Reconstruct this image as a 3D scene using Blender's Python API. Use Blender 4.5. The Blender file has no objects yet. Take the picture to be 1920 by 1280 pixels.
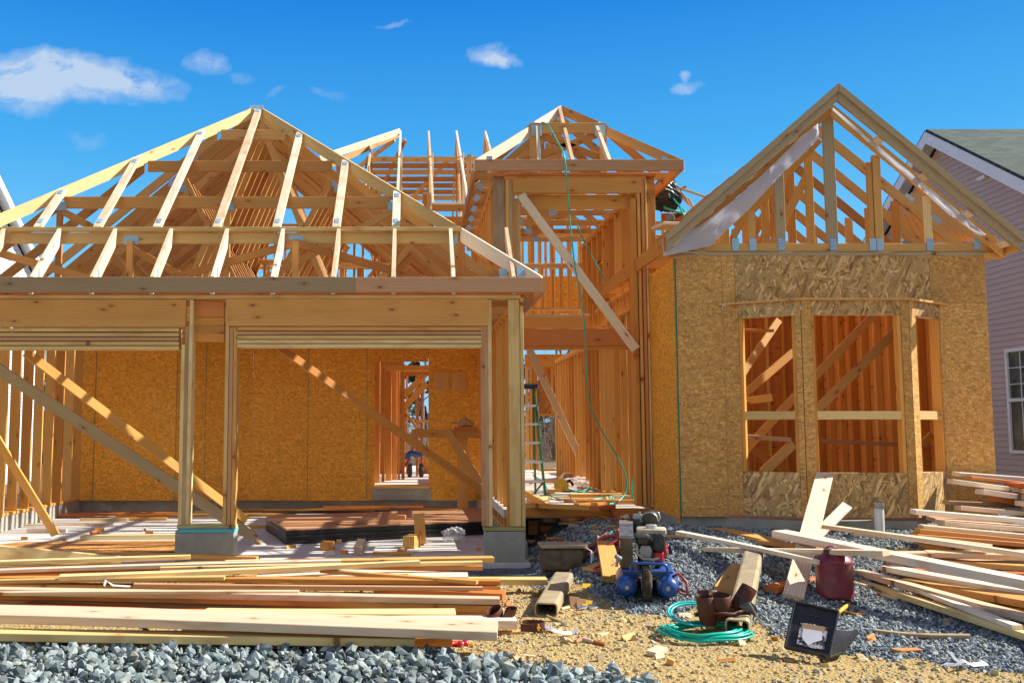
import bpy, math, random
import numpy as np
from mathutils import Vector as V, Matrix as M, noise as mnoise
R = math.radians
rnd = random.Random(7)
sc = bpy.context.scene
col = sc.collection

# ------------------------------------------------------------------ camera, sky, sun
F, TH, CX, CY = 1750.0, R(5), 775.0, 652.0
CAM = V((0, -9.7, 1.35))
cd = bpy.data.cameras.new('camera'); cam = bpy.data.objects.new('camera', cd); col.objects.link(cam)
cam.location = CAM; cam.rotation_euler = (R(95), 0, 0)
cd.sensor_width = 36; cd.lens = 36*F/1920; cd.shift_x = (960-CX)/1920; cd.shift_y = (CY-640)/1920
cd.clip_start = .05; cd.clip_end = 3000
sc.camera = cam
SE, SA = R(40), R(9)                      # sun height, how far behind the house plane
sdir = V((math.cos(SE)*math.cos(SA), math.cos(SE)*math.sin(SA), math.sin(SE)))
sl = bpy.data.lights.new('sun', 'SUN'); so = bpy.data.objects.new('sun', sl); col.objects.link(so)
sl.energy = 5.0; sl.angle = R(.5); sl.color = (1, .95, .86)
so.rotation_euler = sdir.to_track_quat('Z', 'Y').to_euler(); so.location = (30, 8, 30)
sc.view_settings.view_transform = 'Standard'; sc.view_settings.look = 'None'
sc.view_settings.exposure = .92; sc.view_settings.gamma = 1; sc.view_settings.use_curve_mapping = False

class NT:
    def __init__(s, t): s.t = t; s.n = t.nodes; s.l = t.links; s.n.clear()
    def a(s, ty, **k):
        n = s.n.new(ty)
        for a, b in k.items():
            if a.startswith('_'): setattr(n, a[1:], b)
        return n
    def put(s, sock, v):
        if isinstance(v, bpy.types.NodeSocket): s.l.new(v, sock)
        elif v is not None:
            if sock.type == 'RGBA' and not hasattr(v, '__len__'): v = (v, v, v, 1)
            elif sock.type == 'RGBA' and len(v) == 3: v = (*v, 1)
            sock.default_value = v
    def math(s, op, a, b=None, c=None, clamp=False):
        n = s.a('ShaderNodeMath', _operation=op); n.use_clamp = clamp
        s.put(n.inputs[0], a)
        if b is not None: s.put(n.inputs[1], b)
        if c is not None: s.put(n.inputs[2], c)
        return n.outputs[0]
    def vmul(s, v, k):
        n = s.a('ShaderNodeVectorMath', _operation='MULTIPLY'); s.put(n.inputs[0], v); n.inputs[1].default_value = k
        return n.outputs[0]
    def vadd(s, v, k):
        n = s.a('ShaderNodeVectorMath', _operation='ADD'); s.put(n.inputs[0], v); s.put(n.inputs[1], k)
        return n.outputs[0]
    def mix(s, f, a, b, mode='MIX'):
        n = s.a('ShaderNodeMix', _data_type='RGBA', _blend_type=mode)
        s.put(n.inputs[0], f); s.put(n.inputs[6], a); s.put(n.inputs[7], b)
        return n.outputs[2]
    def noise(s, v, scale, det=4, rough=.55, dist=0, out=0):
        n = s.a('ShaderNodeTexNoise'); s.put(n.inputs['Vector'], v)
        n.inputs['Scale'].default_value = scale; n.inputs['Detail'].default_value = det
        n.inputs['Roughness'].default_value = rough; n.inputs['Distortion'].default_value = dist
        return n.outputs[out]
    def ramp(s, f, stops):
        n = s.a('ShaderNodeValToRGB'); e = n.color_ramp.elements
        while len(e) < len(stops): e.new(.5)
        for i, (p, c) in enumerate(stops):
            e[i].position = p; e[i].color = (c, c, c, 1) if not hasattr(c, '__len__') else (*c, 1)
        s.put(n.inputs[0], f); return n.outputs[0]
    def step(s, v, lo, hi):
        n = s.a('ShaderNodeMapRange'); n.clamp = True; s.put(n.inputs[0], v)
        n.inputs[1].default_value = lo; n.inputs[2].default_value = hi
        return n.outputs[0]
    def vor(s, v, scale=1, feat='F1', rnd_=1, dim='3D'):
        n = s.a('ShaderNodeTexVoronoi', _feature=feat, _voronoi_dimensions=dim); s.put(n.inputs['Vector'], v); n.inputs['Scale'].default_value = scale
        n.inputs['Randomness'].default_value = rnd_
        return n
    def attr(s, name):
        return s.a('ShaderNodeAttribute', _attribute_name=name)

w = bpy.data.worlds.new('World'); sc.world = w; w.use_nodes = True
t = NT(w.node_tree)
sky = t.a('ShaderNodeTexSky', _sky_type='NISHITA'); sky.sun_disc = False
sky.sun_elevation = SE; sky.sun_rotation = math.pi/2-SA; sky.air_density = 1.0; sky.dust_density = .2; sky.ozone_density = 2.0
tc = t.a('ShaderNodeTexCoord'); sp = t.a('ShaderNodeSeparateXYZ'); t.put(sp.inputs[0], tc.outputs['Generated'])
yy = t.math('MAXIMUM', sp.outputs[1], .02)
u = t.math('DIVIDE', sp.outputs[0], yy); v_ = t.math('DIVIDE', sp.outputs[2], yy)
cb = t.a('ShaderNodeCombineXYZ'); t.put(cb.inputs[0], u); t.put(cb.inputs[1], v_); uv = cb.outputs[0]
wob = t.noise(uv, 9, 5, .6, 0, 1); wv = t.vadd(uv, t.vmul(t.vadd(wob, (-.5, -.5, -.5)), (.10, .06, 0)))
grad = t.ramp(sp.outputs[2], [(0, (2.4, 5.4, 7.8)), (.18, (1.3, 4.5, 7.5)), (.28, (.45, 3.3, 7.0)), (.43, (.05, 1.8, 5.9)), (.7, (.0, 1.0, 3.8)), (1, (.0, .65, 2.8))])
back = t.math('MULTIPLY', t.step(sp.outputs[1], .15, -.6), t.step(t.noise(tc.outputs['Generated'], 2.2, 6, .6), .38, .56))   # unseen warm cloud cover behind the camera, added as fill for the shaded fronts
tot = None
def ddir(px, py):
    a = (px-CX)/F; b = -(py-CY)/F
    return V((a, math.cos(TH)-b*math.sin(TH), math.sin(TH)+b*math.cos(TH)))
for (cx, cy, rx, ry, st, an) in [(40, 130, 120, 42, 1.15, 0), (150, 150, 130, 46, 1.1, .15), (255, 158, 95, 24, .9, .05), (60, 185, 60, 30, .7, .3), (395, 118, 52, 19, .75, 0), (470, 142, 26, 9, .35, .3),
                           (525, 172, 22, 8, .4, -.5), (152, 270, 38, 17, .42, 0), (905, 108, 38, 18, .85, 0), (935, 118, 40, 10, .7, 0), (735, 57, 28, 6, .5, 0),
                           (1270, 132, 18, 12, .75, -.2), (1275, 158, 40, 13, .75, -.2), (610, 170, 30, 8, .25, .2), (1400, 330, 200, 12, .12, 0)]:
    d = ddir(cx, cy); cu, cv = d.x/d.y, d.z/d.y
    n = t.a('ShaderNodeMapping'); n.vector_type = 'TEXTURE'; t.put(n.inputs[0], wv)
    n.inputs[1].default_value = (cu, cv, 0); n.inputs[2].default_value = (0, 0, -an); n.inputs[3].default_value = (rx/F*1.25, ry/F*1.35, 1)
    ln = t.a('ShaderNodeVectorMath', _operation='LENGTH'); t.put(ln.inputs[0], n.outputs[0])
    q = t.math('MULTIPLY', t.math('SUBTRACT', 1, t.math('POWER', ln.outputs['Value'], 2), clamp=True), st)
    tot = q if tot is None else t.math('ADD', tot, q)
nz = t.noise(t.vmul(wv, (1, 1.7, 1)), 15, 10, .66)
cl = t.math('MULTIPLY', tot, t.math('ADD', t.math('MULTIPLY', nz, 3.6), -1.05), clamp=True)
cl = t.math('MULTIPLY', t.math('POWER', t.step(cl, .04, 1.0), 1.1), .8)
cl = t.math('MULTIPLY', cl, t.step(sp.outputs[1], .05, .1))
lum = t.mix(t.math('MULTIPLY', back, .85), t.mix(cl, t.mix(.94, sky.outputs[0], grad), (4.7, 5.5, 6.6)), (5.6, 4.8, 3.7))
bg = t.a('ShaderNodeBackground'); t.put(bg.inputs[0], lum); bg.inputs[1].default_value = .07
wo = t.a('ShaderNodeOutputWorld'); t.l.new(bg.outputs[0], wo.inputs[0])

# ------------------------------------------------------------------ helpers
def P(px, py, Y):
    d = ddir(px, py); return CAM + d*((Y-CAM.y)/d.y)
def Pz(px, py, z):
    d = ddir(px, py); return CAM + d*((z-CAM.z)/d.z)
def pr(X, Y, Z):
    dy, dz = Y-CAM.y, Z-CAM.z
    z = dy*math.cos(TH)+dz*math.sin(TH); y = dz*math.cos(TH)-dy*math.sin(TH)
    return CX+F*X/z, CY-F*y/z
def sm(x, a, b):
    k = min(1, max(0, (x-a)/(b-a))); return k*k*(3-2*k)
def gz(X, Y):
    h = -.045 + .055*sm(-Y, .6, 3.6) + .40*sm(X, 1.1, 2.1)*sm(Y, -2.9, -.35)
    h += .045*sm(X, 2.5, 5)*sm(-Y, 1, 3)
    if -7 < X < 12 and -8 < Y < 3:
        h += .022*mnoise.noise(V((X*1.3, Y*1.3, 3))) + .010*mnoise.noise(V((X*5, Y*5, 1)))
    if Y > 12: h += .5*sm(Y, 22, 60)*2
    if X < 1.2 and Y > -.25: h = min(h, -.03)
    return h
def G(px, py, up=0):
    d = ddir(px, py); k = 2.0
    for i in range(900):
        p = CAM + d*k
        if p.z <= gz(p.x, p.y)+up: return p
        k += .03
    return p

def tag(o, label=None, cat=None, group=None, kind=None, category=None):
    cat = cat or category
    if label: o['label'] = label
    if cat: o['category'] = cat
    if group: o['group'] = group
    if kind: o['kind'] = kind
    return o
def empty(name, loc, label, cat, group=None):
    o = bpy.data.objects.new(name, None); col.objects.link(o); o.location = loc; o.empty_display_size = .1
    o['_w'] = tuple(loc); return tag(o, label, cat, group)

class MB:
    def __init__(s): s.v = []; s.f = []; s.g = []; s.t = []
    def add(s, vs, fs, gs, tint):
        b = len(s.v); s.v += [V(x) for x in vs]; s.f += [tuple(i+b for i in f) for f in fs]
        s.g += [tuple(x) for x in gs]; s.t += [tint]*len(vs)
    def beam(s, p0, p1, w, t, side=(0, 0, 1), c=.003, tint=None, cut=0):
        """board from p0 to p1, w wide along side, t thick"""
        p0, p1 = V(p0), V(p1); u = (p1-p0); L = u.length; u.normalize()
        sd = V(side); sd = (sd-u*sd.dot(u)).normalized(); n = u.cross(sd)
        c = min(c, t*.3, w*.3); a, b = w/2, t/2
        sec = [(-a+c, -b), (a-c, -b), (a, -b+c), (a, b-c), (a-c, b), (-a+c, b), (-a, b-c), (-a, -b+c)]
        off = V((rnd.uniform(-50, 50), rnd.uniform(-9, 9), rnd.uniform(-9, 9)))
        vs, gs = [], []
        for e, x in ((p0, 0), (p1, L)):
            for (q, r) in sec:
                k = cut*q*(1 if x == 0 else -1)
                vs.append(e+sd*q+n*r+u*k); gs.append(V((x, q, r))+off)
        fs = [tuple(range(7, -1, -1)), tuple(range(8, 16))] + [(i, (i+1) % 8, (i+1) % 8+8, i+8) for i in range(8)]
        s.add(vs, fs, gs, rnd.random() if tint is None else tint); return s
    def bowed(s, p0, p1, w, t, side, c=.004, a=0.0, b=0.0, n=7, tint=None):
        p0, p1 = V(p0), V(p1); u = (p1-p0); L = u.length; u.normalize()
        sd = V(side); sd = (sd-u*sd.dot(u)).normalized(); nn = u.cross(sd); A, B = w/2, t/2
        sec = [(-A+c, -B), (A-c, -B), (A, -B+c), (A, B-c), (A-c, B), (-A+c, B), (-A, B-c), (-A, -B+c)]
        off = V((rnd.uniform(-50, 50), rnd.uniform(-9, 9), rnd.uniform(-9, 9))); vs, gs, fs = [], [], []
        for i in range(n+1):
            f = i/n; k = math.sin(math.pi*f); tw = b*(f-.5)*2
            for q, r in sec:
                vs.append(p0+u*(L*f)+nn*(r+a*k+tw*q)+sd*(q+.6*a*math.sin(2*math.pi*f))); gs.append(V((L*f, q, r))+off)
            if i: fs += [((i-1)*8+j, (i-1)*8+(j+1) % 8, i*8+(j+1) % 8, i*8+j) for j in range(8)]
        fs += [tuple(range(7, -1, -1)), tuple(range(n*8, n*8+8))]
        s.add(vs, fs, gs, rnd.random() if tint is None else tint); return s
    def poly(s, pts, ext, u=None, tint=None):
        """flat polygon pts pushed out by ext"""
        pts = [V(p) for p in pts]; ext = V(ext)
        nrm = V((0, 0, 0))
        for i in range(len(pts)): nrm += pts[i].cross(pts[(i+1) % len(pts)])
        if nrm.dot(ext) > 0: pts = pts[::-1]
        u = V(u).normalized() if u else (pts[1]-pts[0]).normalized(); n = ext.normalized(); w_ = n.cross(u)
        off = V((rnd.uniform(-50, 50), rnd.uniform(-9, 9), rnd.uniform(-9, 9)))
        k = len(pts); vs = pts+[p+ext for p in pts]
        gs = [V((p.dot(u), p.dot(w_), p.dot(n)))+off for p in vs]
        fs = [tuple(range(k)), tuple(range(2*k-1, k-1, -1))] + [(i, i+k, (i+1) % k+k, (i+1) % k) for i in range(k)]
        s.add(vs, fs, gs, rnd.random() if tint is None else tint); return s
    def box(s, c, d, rz=0, tint=None, bev=.004, rot=None):
        c = V(c); hx, hy, hz = d[0]/2, d[1]/2, d[2]/2
        b = min(bev, hx*.4, hy*.4, hz*.4)
        m = rot if rot is not None else M.Rotation(rz, 3, 'Z')
        vs = []
        for z, i in ((-hz, b), (-hz+b, 0), (hz-b, 0), (hz, b)):
            for x, y in ((-hx+i+b, -hy+i), (hx-i-b, -hy+i), (hx-i, -hy+i+b), (hx-i, hy-i-b), (hx-i-b, hy-i), (-hx+i+b, hy-i), (-hx+i, hy-i-b), (-hx+i, -hy+i+b)):
                vs.append(V((x, y, z)))
        off = V((rnd.uniform(-50, 50), rnd.uniform(-9, 9), rnd.uniform(-9, 9)))
        gs = [p+off for p in vs] if hx >= hz else [V((p.z, p.x, p.y))+off for p in vs]
        fs = [tuple(range(7, -1, -1)), tuple(range(24, 32))]
        for k in range(3): fs += [(k*8+i, k*8+(i+1) % 8, k*8+8+(i+1) % 8, k*8+8+i) for i in range(8)]
        s.add([c+m@p for p in vs], fs, gs, rnd.random() if tint is None else tint); return s
    def tube(s, pts, r, n=8, closed=False, tint=None):
        pts = [V(p) for p in pts]; k = len(pts); vs, gs = [], []
        rr = r if hasattr(r, '__len__') else [r]*k
        pn = None; L = 0
        for i, p in enumerate(pts):
            a = pts[(i-1) % k] if (closed or i > 0) else p; b = pts[(i+1) % k] if (closed or i < k-1) else p
            d = (b-a).normalized() if (b-a).length > 1e-9 else V((0, 0, 1))
            if pn is None: pn = d.orthogonal().normalized()
            pn = (pn-d*pn.dot(d)); pn = pn.normalized() if pn.length > 1e-6 else d.orthogonal().normalized()
            q = d.cross(pn)
            for j in range(n):
                an = 2*math.pi*j/n; vs.append(p+(pn*math.cos(an)+q*math.sin(an))*rr[i]); gs.append((L, j/n*.1, 0))
            if i < k-1: L += (pts[i+1]-p).length
        fs = []
        for i in range(k if closed else k-1):
            for j in range(n):
                a, b = i*n, ((i+1) % k)*n; fs.append((a+j, a+(j+1) % n, b+(j+1) % n, b+j))
        if not closed: fs += [tuple(range(n-1, -1, -1)), tuple(range((k-1)*n, k*n))]
        s.add(vs, fs, gs, rnd.random() if tint is None else tint); return s
    def lathe(s, c, prof, ax=(0, 0, 1), n=28, tint=None, sx=1.0):
        ax = V(ax).normalized(); a = ax.orthogonal().normalized() if abs(ax.z) < .9 else V((1, 0, 0)); b = ax.cross(a)
        vs, fs, gs = [], [], []
        for (r, h) in prof:
            for j in range(n):
                an = 2*math.pi*j/n; vs.append(V(c)+ax*h+(a*math.cos(an)*sx+b*math.sin(an))*max(r, 1e-4)); gs.append((h, an*.1, r))
        k = len(prof)
        for i in range(k-1):
            for j in range(n): fs.append((i*n+j, i*n+(j+1) % n, i*n+n+(j+1) % n, i*n+n+j))
        fs += [tuple(range(n-1, -1, -1)), tuple(range((k-1)*n, k*n))]
        s.add(vs, fs, gs, rnd.random() if tint is None else tint); return s
    def xf(s, m):
        s.v = [m@p for p in s.v]; return s
    def build(s, name, mat, parent=None, smooth=False, org=None, **tg):
        me = bpy.data.meshes.new(name)
        o = bpy.data.objects.new(name, me)
        if org is None:
            a = np.array([tuple(p) for p in s.v]); lo, hi = a.min(0), a.max(0)
            org = V(((lo[0]+hi[0])/2, (lo[1]+hi[1])/2, lo[2] if parent is None else (lo[2]+hi[2])/2))
        org = V(org)
        me.from_pydata([p-org for p in s.v], [], s.f)
        at = me.attributes.new('gc', 'FLOAT_VECTOR', 'POINT'); at.data.foreach_set('vector', np.array(s.g, dtype=np.float32).ravel())
        at = me.attributes.new('tint', 'FLOAT', 'POINT'); at.data.foreach_set('value', np.array(s.t, dtype=np.float32))
        me.materials.append(mat)
        if smooth: me.shade_smooth()
        me.validate()
        col.objects.link(o); o['_w'] = tuple(org)
        if parent is not None: o.parent = parent; o.location = org-V(parent['_w'])
        else: o.location = org
        return tag(o, **tg)
def smooth_by_angle(o, deg=40):
    me = o.data; me.shade_smooth()
    try: me.set_sharp_from_angle(angle=R(deg))
    except Exception: pass
    return o

# ------------------------------------------------------------------ materials
def mat(name):
    m = bpy.data.materials.new(name); m.use_nodes = True; t = NT(m.node_tree)
    o = t.a('ShaderNodeOutputMaterial'); b = t.a('ShaderNodeBsdfPrincipled'); t.l.new(b.outputs[0], o.inputs[0])
    return m, t, b
def bump(t, b, h, st, dist=.01):
    n = t.a('ShaderNodeBump'); n.inputs['Strength'].default_value = st; n.inputs['Distance'].default_value = dist
    t.put(n.inputs['Height'], h); t.l.new(n.outputs[0], b.inputs['Normal'])
def wood(name, c0, c1, c2, knot=.62, ring=.42, dirt=.38):
    m, t, b = mat(name); g = t.attr('gc').outputs['Vector']; ti = t.attr('tint').outputs['Fac']
    base = t.ramp(ti, [(0, c0), (.5, c1), (1, c2)])
    wv = t.a('ShaderNodeTexWave', _wave_type='BANDS', _bands_direction='Y'); t.put(wv.inputs[0], t.vmul(g, (.16, 1, .8)))
    wv.inputs['Scale'].default_value = 14; wv.inputs['Distortion'].default_value = 7; wv.inputs['Detail'].default_value = 2.5; wv.inputs['Detail Scale'].default_value = .9
    fine = t.noise(t.vmul(g, (2.2, 90, 90)), 1, 4, .6)
    big = t.noise(t.vmul(g, (.7, 5, 5)), 1, 3, .6)
    lines = t.math('POWER', wv.outputs['Fac'], 3)
    c = t.mix(t.math('MULTIPLY', lines, ring), base, t.mix(1, base, (.66, .45, .28), 'MULTIPLY'))
    c = t.mix(t.math('MULTIPLY', t.step(fine, .35, .75), .22), c, t.mix(1, base, (.72, .6, .48), 'MULTIPLY'))
    c = t.mix(t.math('MULTIPLY', t.step(big, .5, .8), dirt), c, t.mix(1, base, (.62, .5, .42), 'MULTIPLY'))
    vo = t.vor(t.vadd(t.vmul(g, (3.0, 7.5, 1)), t.vmul(t.noise(g, 30, 2, .5, 0, 1), (.06, .10, 0))), 1, 'F1', 1, '2D')
    sr = t.a('ShaderNodeSeparateColor'); t.put(sr.inputs[0], vo.outputs['Color'])
    keep = t.math('GREATER_THAN', sr.outputs[0], knot)
    kn = t.math('MULTIPLY', t.math('SUBTRACT', 1, t.step(vo.outputs['Distance'], .045, .085)), keep)
    halo = t.math('MULTIPLY', t.math('SUBTRACT', 1, t.step(vo.outputs['Distance'], .10, .26)), keep)
    c = t.mix(t.math('MULTIPLY', halo, .45), c, t.mix(1, base, (.7, .45, .27), 'MULTIPLY'))
    c = t.mix(t.math('MULTIPLY', kn, .85), c, (.16, .065, .025))
    t.put(b.inputs['Base Color'], c); b.inputs['Roughness'].default_value = .62; b.inputs['Specular IOR Level'].default_value = .3
    bump(t, b, t.math('ADD', fine, t.math('MULTIPLY', lines, .6)), .25, .003)
    return m
def osb(name, c, sc_=1.0, con=1.0, rotv=0.0, ax=1.0):
    m, t, b = mat(name); g = t.attr('gc').outputs['Vector']
    def layer(ang, kx, ky, off):
        n = t.a('ShaderNodeMapping'); t.put(n.inputs[0], t.vadd(g, t.vmul(t.noise(g, 9, 2, .5, 0, 1), (.015, .015, 0)))); n.inputs[2].default_value = (0, 0, ang+rotv); n.inputs[1].default_value = (off, off*.7, 0)
        v = t.vor(t.vmul(n.outputs[0], (kx*sc_*ax, ky*sc_, 8)))
        e = t.vor(t.vmul(n.outputs[0], (kx*sc_*ax, ky*sc_, 8)), 1, 'DISTANCE_TO_EDGE')
        s_ = t.a('ShaderNodeSeparateColor'); t.put(s_.inputs[0], v.outputs['Color'])
        return s_.outputs[0], s_.outputs[1], e.outputs[0]
    L = [layer(.25, 9, 46, 0), layer(-.5, 10, 40, 3.3), layer(1.25, 11, 50, 7.7), layer(-1.1, 9, 44, 11.1)]
    f, e = L[0][0], L[0][2]
    for i in (1, 2, 3):
        s_ = t.math('GREATER_THAN', L[i][1], .58)
        mx = t.a('ShaderNodeMix'); t.put(mx.inputs[0], s_); t.put(mx.inputs[2], f); t.put(mx.inputs[3], L[i][0]); f = mx.outputs[0]
        mx = t.a('ShaderNodeMix'); t.put(mx.inputs[0], s_); t.put(mx.inputs[2], e); t.put(mx.inputs[3], L[i][2]); e = mx.outputs[0]
    C = V(c)
    def k(a, b_=(1, 1, 1)): return tuple(max(0, C[i]*(1+(a-1)*con)*(1+(b_[i]-1)*con)) for i in range(3))
    colr = t.ramp(f, [(0, k(.45, (1, .82, .7))), (.3, k(.85)), (.62, k(1.08)), (.85, k(1.35, (1, 1.03, 1.12))), (1, k(1.7, (1, 1.06, 1.3)))])
    colr = t.mix(t.math('MULTIPLY', t.math('SUBTRACT', 1, t.step(e, 0, .06)), .45*con), colr, k(.38))
    bigv = t.noise(g, 2.2, 3, .6); colr = t.mix(t.math('MULTIPLY', t.step(bigv, .45, .75), .25), colr, k(.75, (1, .9, .8)))
    fine = t.noise(t.vmul(g, (60, 60, 10)), 1, 3, .6); colr = t.mix(t.math('MULTIPLY', t.step(fine, .55, .8), .35), colr, k(.6))
    ti = t.attr('tint').outputs['Fac']; colr = t.mix(1, colr, t.ramp(ti, [(0, (.80, .77, .72)), (.5, (1, 1, 1)), (1, (1.0, 1.06, 1.14))]), 'MULTIPLY')
    t.put(b.inputs['Base Color'], colr); b.inputs['Roughness'].default_value = .6; b.inputs['Specular IOR Level'].default_value = .35
    bump(t, b, t.math('ADD', f, t.math('MULTIPLY', e, 2)), .35, .004)
    return m
def plain(name, c, rough=.5, metal=0, var=.15, ns=12, spec=.5, bmp=.0, dust=None, dk=.5):
    m, t, b = mat(name); tx = t.a('ShaderNodeTexCoord').outputs['Object']
    n = t.noise(tx, ns, 5, .6); C = V(c)
    cc = t.mix(t.step(n, .3, .7), tuple(C*(1-var)), tuple(C*(1+var)))
    if dust:
        n2 = t.noise(tx, ns*.35, 6, .7); cc = t.mix(t.math('MULTIPLY', t.step(n2, .48, .68), dk), cc, dust)
    t.put(b.inputs['Base Color'], cc); b.inputs['Roughness'].default_value = rough; b.inputs['Metallic'].default_value = metal
    b.inputs['Specular IOR Level'].default_value = spec
    if bmp: bump(t, b, t.noise(tx, ns*4, 4, .7), bmp, .01)
    return m
Mt = {}
Mt['pine'] = wood('pine', (.68, .50, .30), (.82, .67, .46), (.87, .77, .60))
Mt['stud'] = wood('stud_fir', (0.602, 0.242, 0.042), (0.76, 0.38, 0.08), (0.811, 0.468, 0.135), .8)
Mt['red'] = wood('red_fir', (0.533, 0.133, 0.028), (0.68, 0.24, 0.06), (0.728, 0.322, 0.104), .8)
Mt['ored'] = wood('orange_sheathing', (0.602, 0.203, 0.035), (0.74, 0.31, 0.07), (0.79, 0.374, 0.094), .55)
Mt['truss'] = wood('truss_pine', (0.464, 0.195, 0.049), (0.62, 0.32, 0.09), (0.707, 0.416, 0.146))
Mt['fir'] = wood('header_fir', (0.55, 0.257, 0.063), (0.68, 0.37, 0.105), (0.728, 0.416, 0.135), .6)
Mt['gray'] = wood('weathered', (0.361, 0.25, 0.14), (0.46, 0.36, 0.22), (0.499, 0.385, 0.208), .66, .45)
Mt['pinkf'] = wood('pinkish', (0.447, 0.218, 0.105), (0.56, 0.31, 0.16), (0.603, 0.354, 0.198), .66)
Mt['yellow'] = wood('yellow_pine', (0.654, 0.445, 0.168), (0.8, 0.61, 0.27), (0.853, 0.686, 0.354), .8)
Mt['treated'] = wood('treated', (0.361, 0.343, 0.126), (0.46, 0.47, 0.2), (0.52, 0.52, 0.25), .9)
Mt['lumber'] = wood('lumber', (.68, .48, .31), (.84, .70, .54), (.88, .79, .67), .55)
Mt['osb'] = osb('osb_front', (.64, .35, .095), 1.5, .6, 1.2, 1.9)
Mt['osbflake'] = osb('osb_flake', (.54, .33, .12), .95, 1.0)
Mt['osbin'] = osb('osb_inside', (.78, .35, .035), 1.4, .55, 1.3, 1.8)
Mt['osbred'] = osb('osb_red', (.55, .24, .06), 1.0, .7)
Mt['concrete'] = plain('concrete', (.36, .35, .31), .85, 0, .18, 6, .2, .3, (.30, .25, .16), .6)
Mt['slab'] = plain('slab', (.60, .58, .54), .8, 0, .12, 1.6, .2, .15, (.42, .38, .33), .6)
Mt['deckm'] = plain('deck', (.60, .55, .5), .8, 0, .12, 2, .2, .1, (.45, .33, .2), .6)
Mt['steelp'] = None
m, t, b = mat('plate'); g = t.attr('gc').outputs['Vector']
vo = t.vor(t.vmul(g, (60, 60, 1)), 1, 'F1', 0.0)
wv = t.math('SINE', t.math('MULTIPLY', t.a('ShaderNodeSeparateXYZ').outputs[0], 1))
d_ = t.math('SUBTRACT', 1, t.step(vo.outputs['Distance'], .18, .34))
t.put(b.inputs['Base Color'], t.mix(d_, (.34, .54, .70), (.09, .20, .32))); b.inputs['Metallic'].default_value = .2; b.inputs['Roughness'].default_value = .4
bump(t, b, d_, .6, .004); Mt['plate'] = m
m, t, b = mat('wrap'); tx = t.a('ShaderNodeTexCoord').outputs['Object']
b.inputs['Base Color'].default_value = (.8, .83, .9, 1); b.inputs['Roughness'].default_value = .35; b.inputs['Transmission Weight'].default_value = .25
bump(t, b, t.noise(tx, 14, 6, .7, 1.5), .35, .03)
tr = t.a('ShaderNodeBsdfTranslucent'); tr.inputs[0].default_value = (.8, .85, .95, 1); mx = t.a('ShaderNodeMixShader'); mx.inputs[0].default_value = .6
t.l.new(b.outputs[0], mx.inputs[1]); t.l.new(tr.outputs[0], mx.inputs[2]); t.l.new(mx.outputs[0], [n for n in t.n if n.type == 'OUTPUT_MATERIAL'][0].inputs[0]); Mt['wrap'] = m
m, t, b = mat('film'); tx = t.a('ShaderNodeTexCoord').outputs['Object']
b.inputs['Base Color'].default_value = (.85, .85, .85, 1); b.inputs['Roughness'].default_value = .25
bump(t, b, t.noise(tx, 30, 5, .7, 1), .7, .02)
tr = t.a('ShaderNodeBsdfTransparent'); mx = t.a('ShaderNodeMixShader'); t.put(mx.inputs[0], t.step(t.noise(tx, 18, 4, .6), .3, .8))
t.l.new(tr.outputs[0], mx.inputs[1]); t.l.new(b.outputs[0], mx.inputs[2]); t.l.new(mx.outputs[0], [n for n in t.n if n.type == 'OUTPUT_MATERIAL'][0].inputs[0]); Mt['film'] = m
Mt['black'] = plain('black_plastic', (.012, .014, .018), .38, 0, .3, 20, .5, .05, (.10, .09, .075), .35)
Mt['blue'] = plain('blue_paint', (.008, .07, .30), .3, 0, .12, 9, .6, .0, (.12, .14, .2), .4)
Mt['redp'] = plain('red_paint', (.45, .015, .02), .35, 0, .2, 12, .6)
Mt['canred'] = plain('can_red', (.20, .012, .028), .38, 0, .3, 14, .6, .05, (.20, .12, .10), .5)
Mt['rubber'] = plain('rubber', (.045, .038, .03), .8, 0, .3, 30, .2, .2, (.25, .18, .1), .7)
Mt['metal'] = plain('grey_metal', (.36, .36, .36), .4, .7, .3, 20, .5, 0, (.12, .10, .08), .5)
Mt['darkmetal'] = plain('dark_metal', (.05, .05, .05), .45, .5, .3, 25)
Mt['belt'] = plain('belt_guard', (.10, .075, .045), .6, .2, .4, 10, .4, .1, (.22, .16, .09), .6)
Mt['cream'] = plain('cream_paint', (.50, .45, .32), .45, 0, .2, 14, .4, 0, (.18, .14, .09), .6)
Mt['leather'] = plain('leather', (.085, .022, .010), .55, 0, .35, 16, .4, .3)
Mt['teal'] = plain('teal_hose', (.0, .42, .30), .35, 0, .1, 5)
Mt['tealw'] = plain('turquoise_hose', (.02, .55, .50), .35, 0, .1, 5)
Mt['redhose'] = plain('red_hose', (.38, .045, .03), .45, 0, .15, 8)
Mt['white'] = plain('white', (.8, .8, .8), .5, 0, .06, 6)
Mt['pvc'] = plain('pvc', (.72, .72, .70), .35, 0, .08, 12, .5, 0, (.4, .38, .33), .4)
Mt['yel'] = plain('yellow_plastic', (.75, .45, .02), .4, 0, .1, 10)
Mt['ladderg'] = plain('ladder_green', (.01, .16, .05), .4, 0, .15, 8)
Mt['alu'] = plain('aluminium', (.6, .62, .65), .35, .7, .08, 10)
Mt['bluewrap'] = plain('blue_foam', (.10, .48, .60), .6, 0, .1, 10)
Mt['channel'] = plain('channel_steel', (.42, .33, .19), .55, .15, .2, 7, .5, .15, (.22, .20, .17), .7)
Mt['rustin'] = plain('rust', (.10, .045, .02), .8, .1, .3, 20)
Mt['greenline'] = plain('green_line', (.02, .16, .09), .6)
Mt['card'] = plain('cardboard', (.42, .24, .11), .8, 0, .15, 6)
Mt['bark'] = plain('bark', (.26, .21, .17), .9, 0, .35, 14, .1, .5)
Mt['twig'] = plain('twig', (.32, .25, .19), .9, 0, .3, 8, .1)
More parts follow.
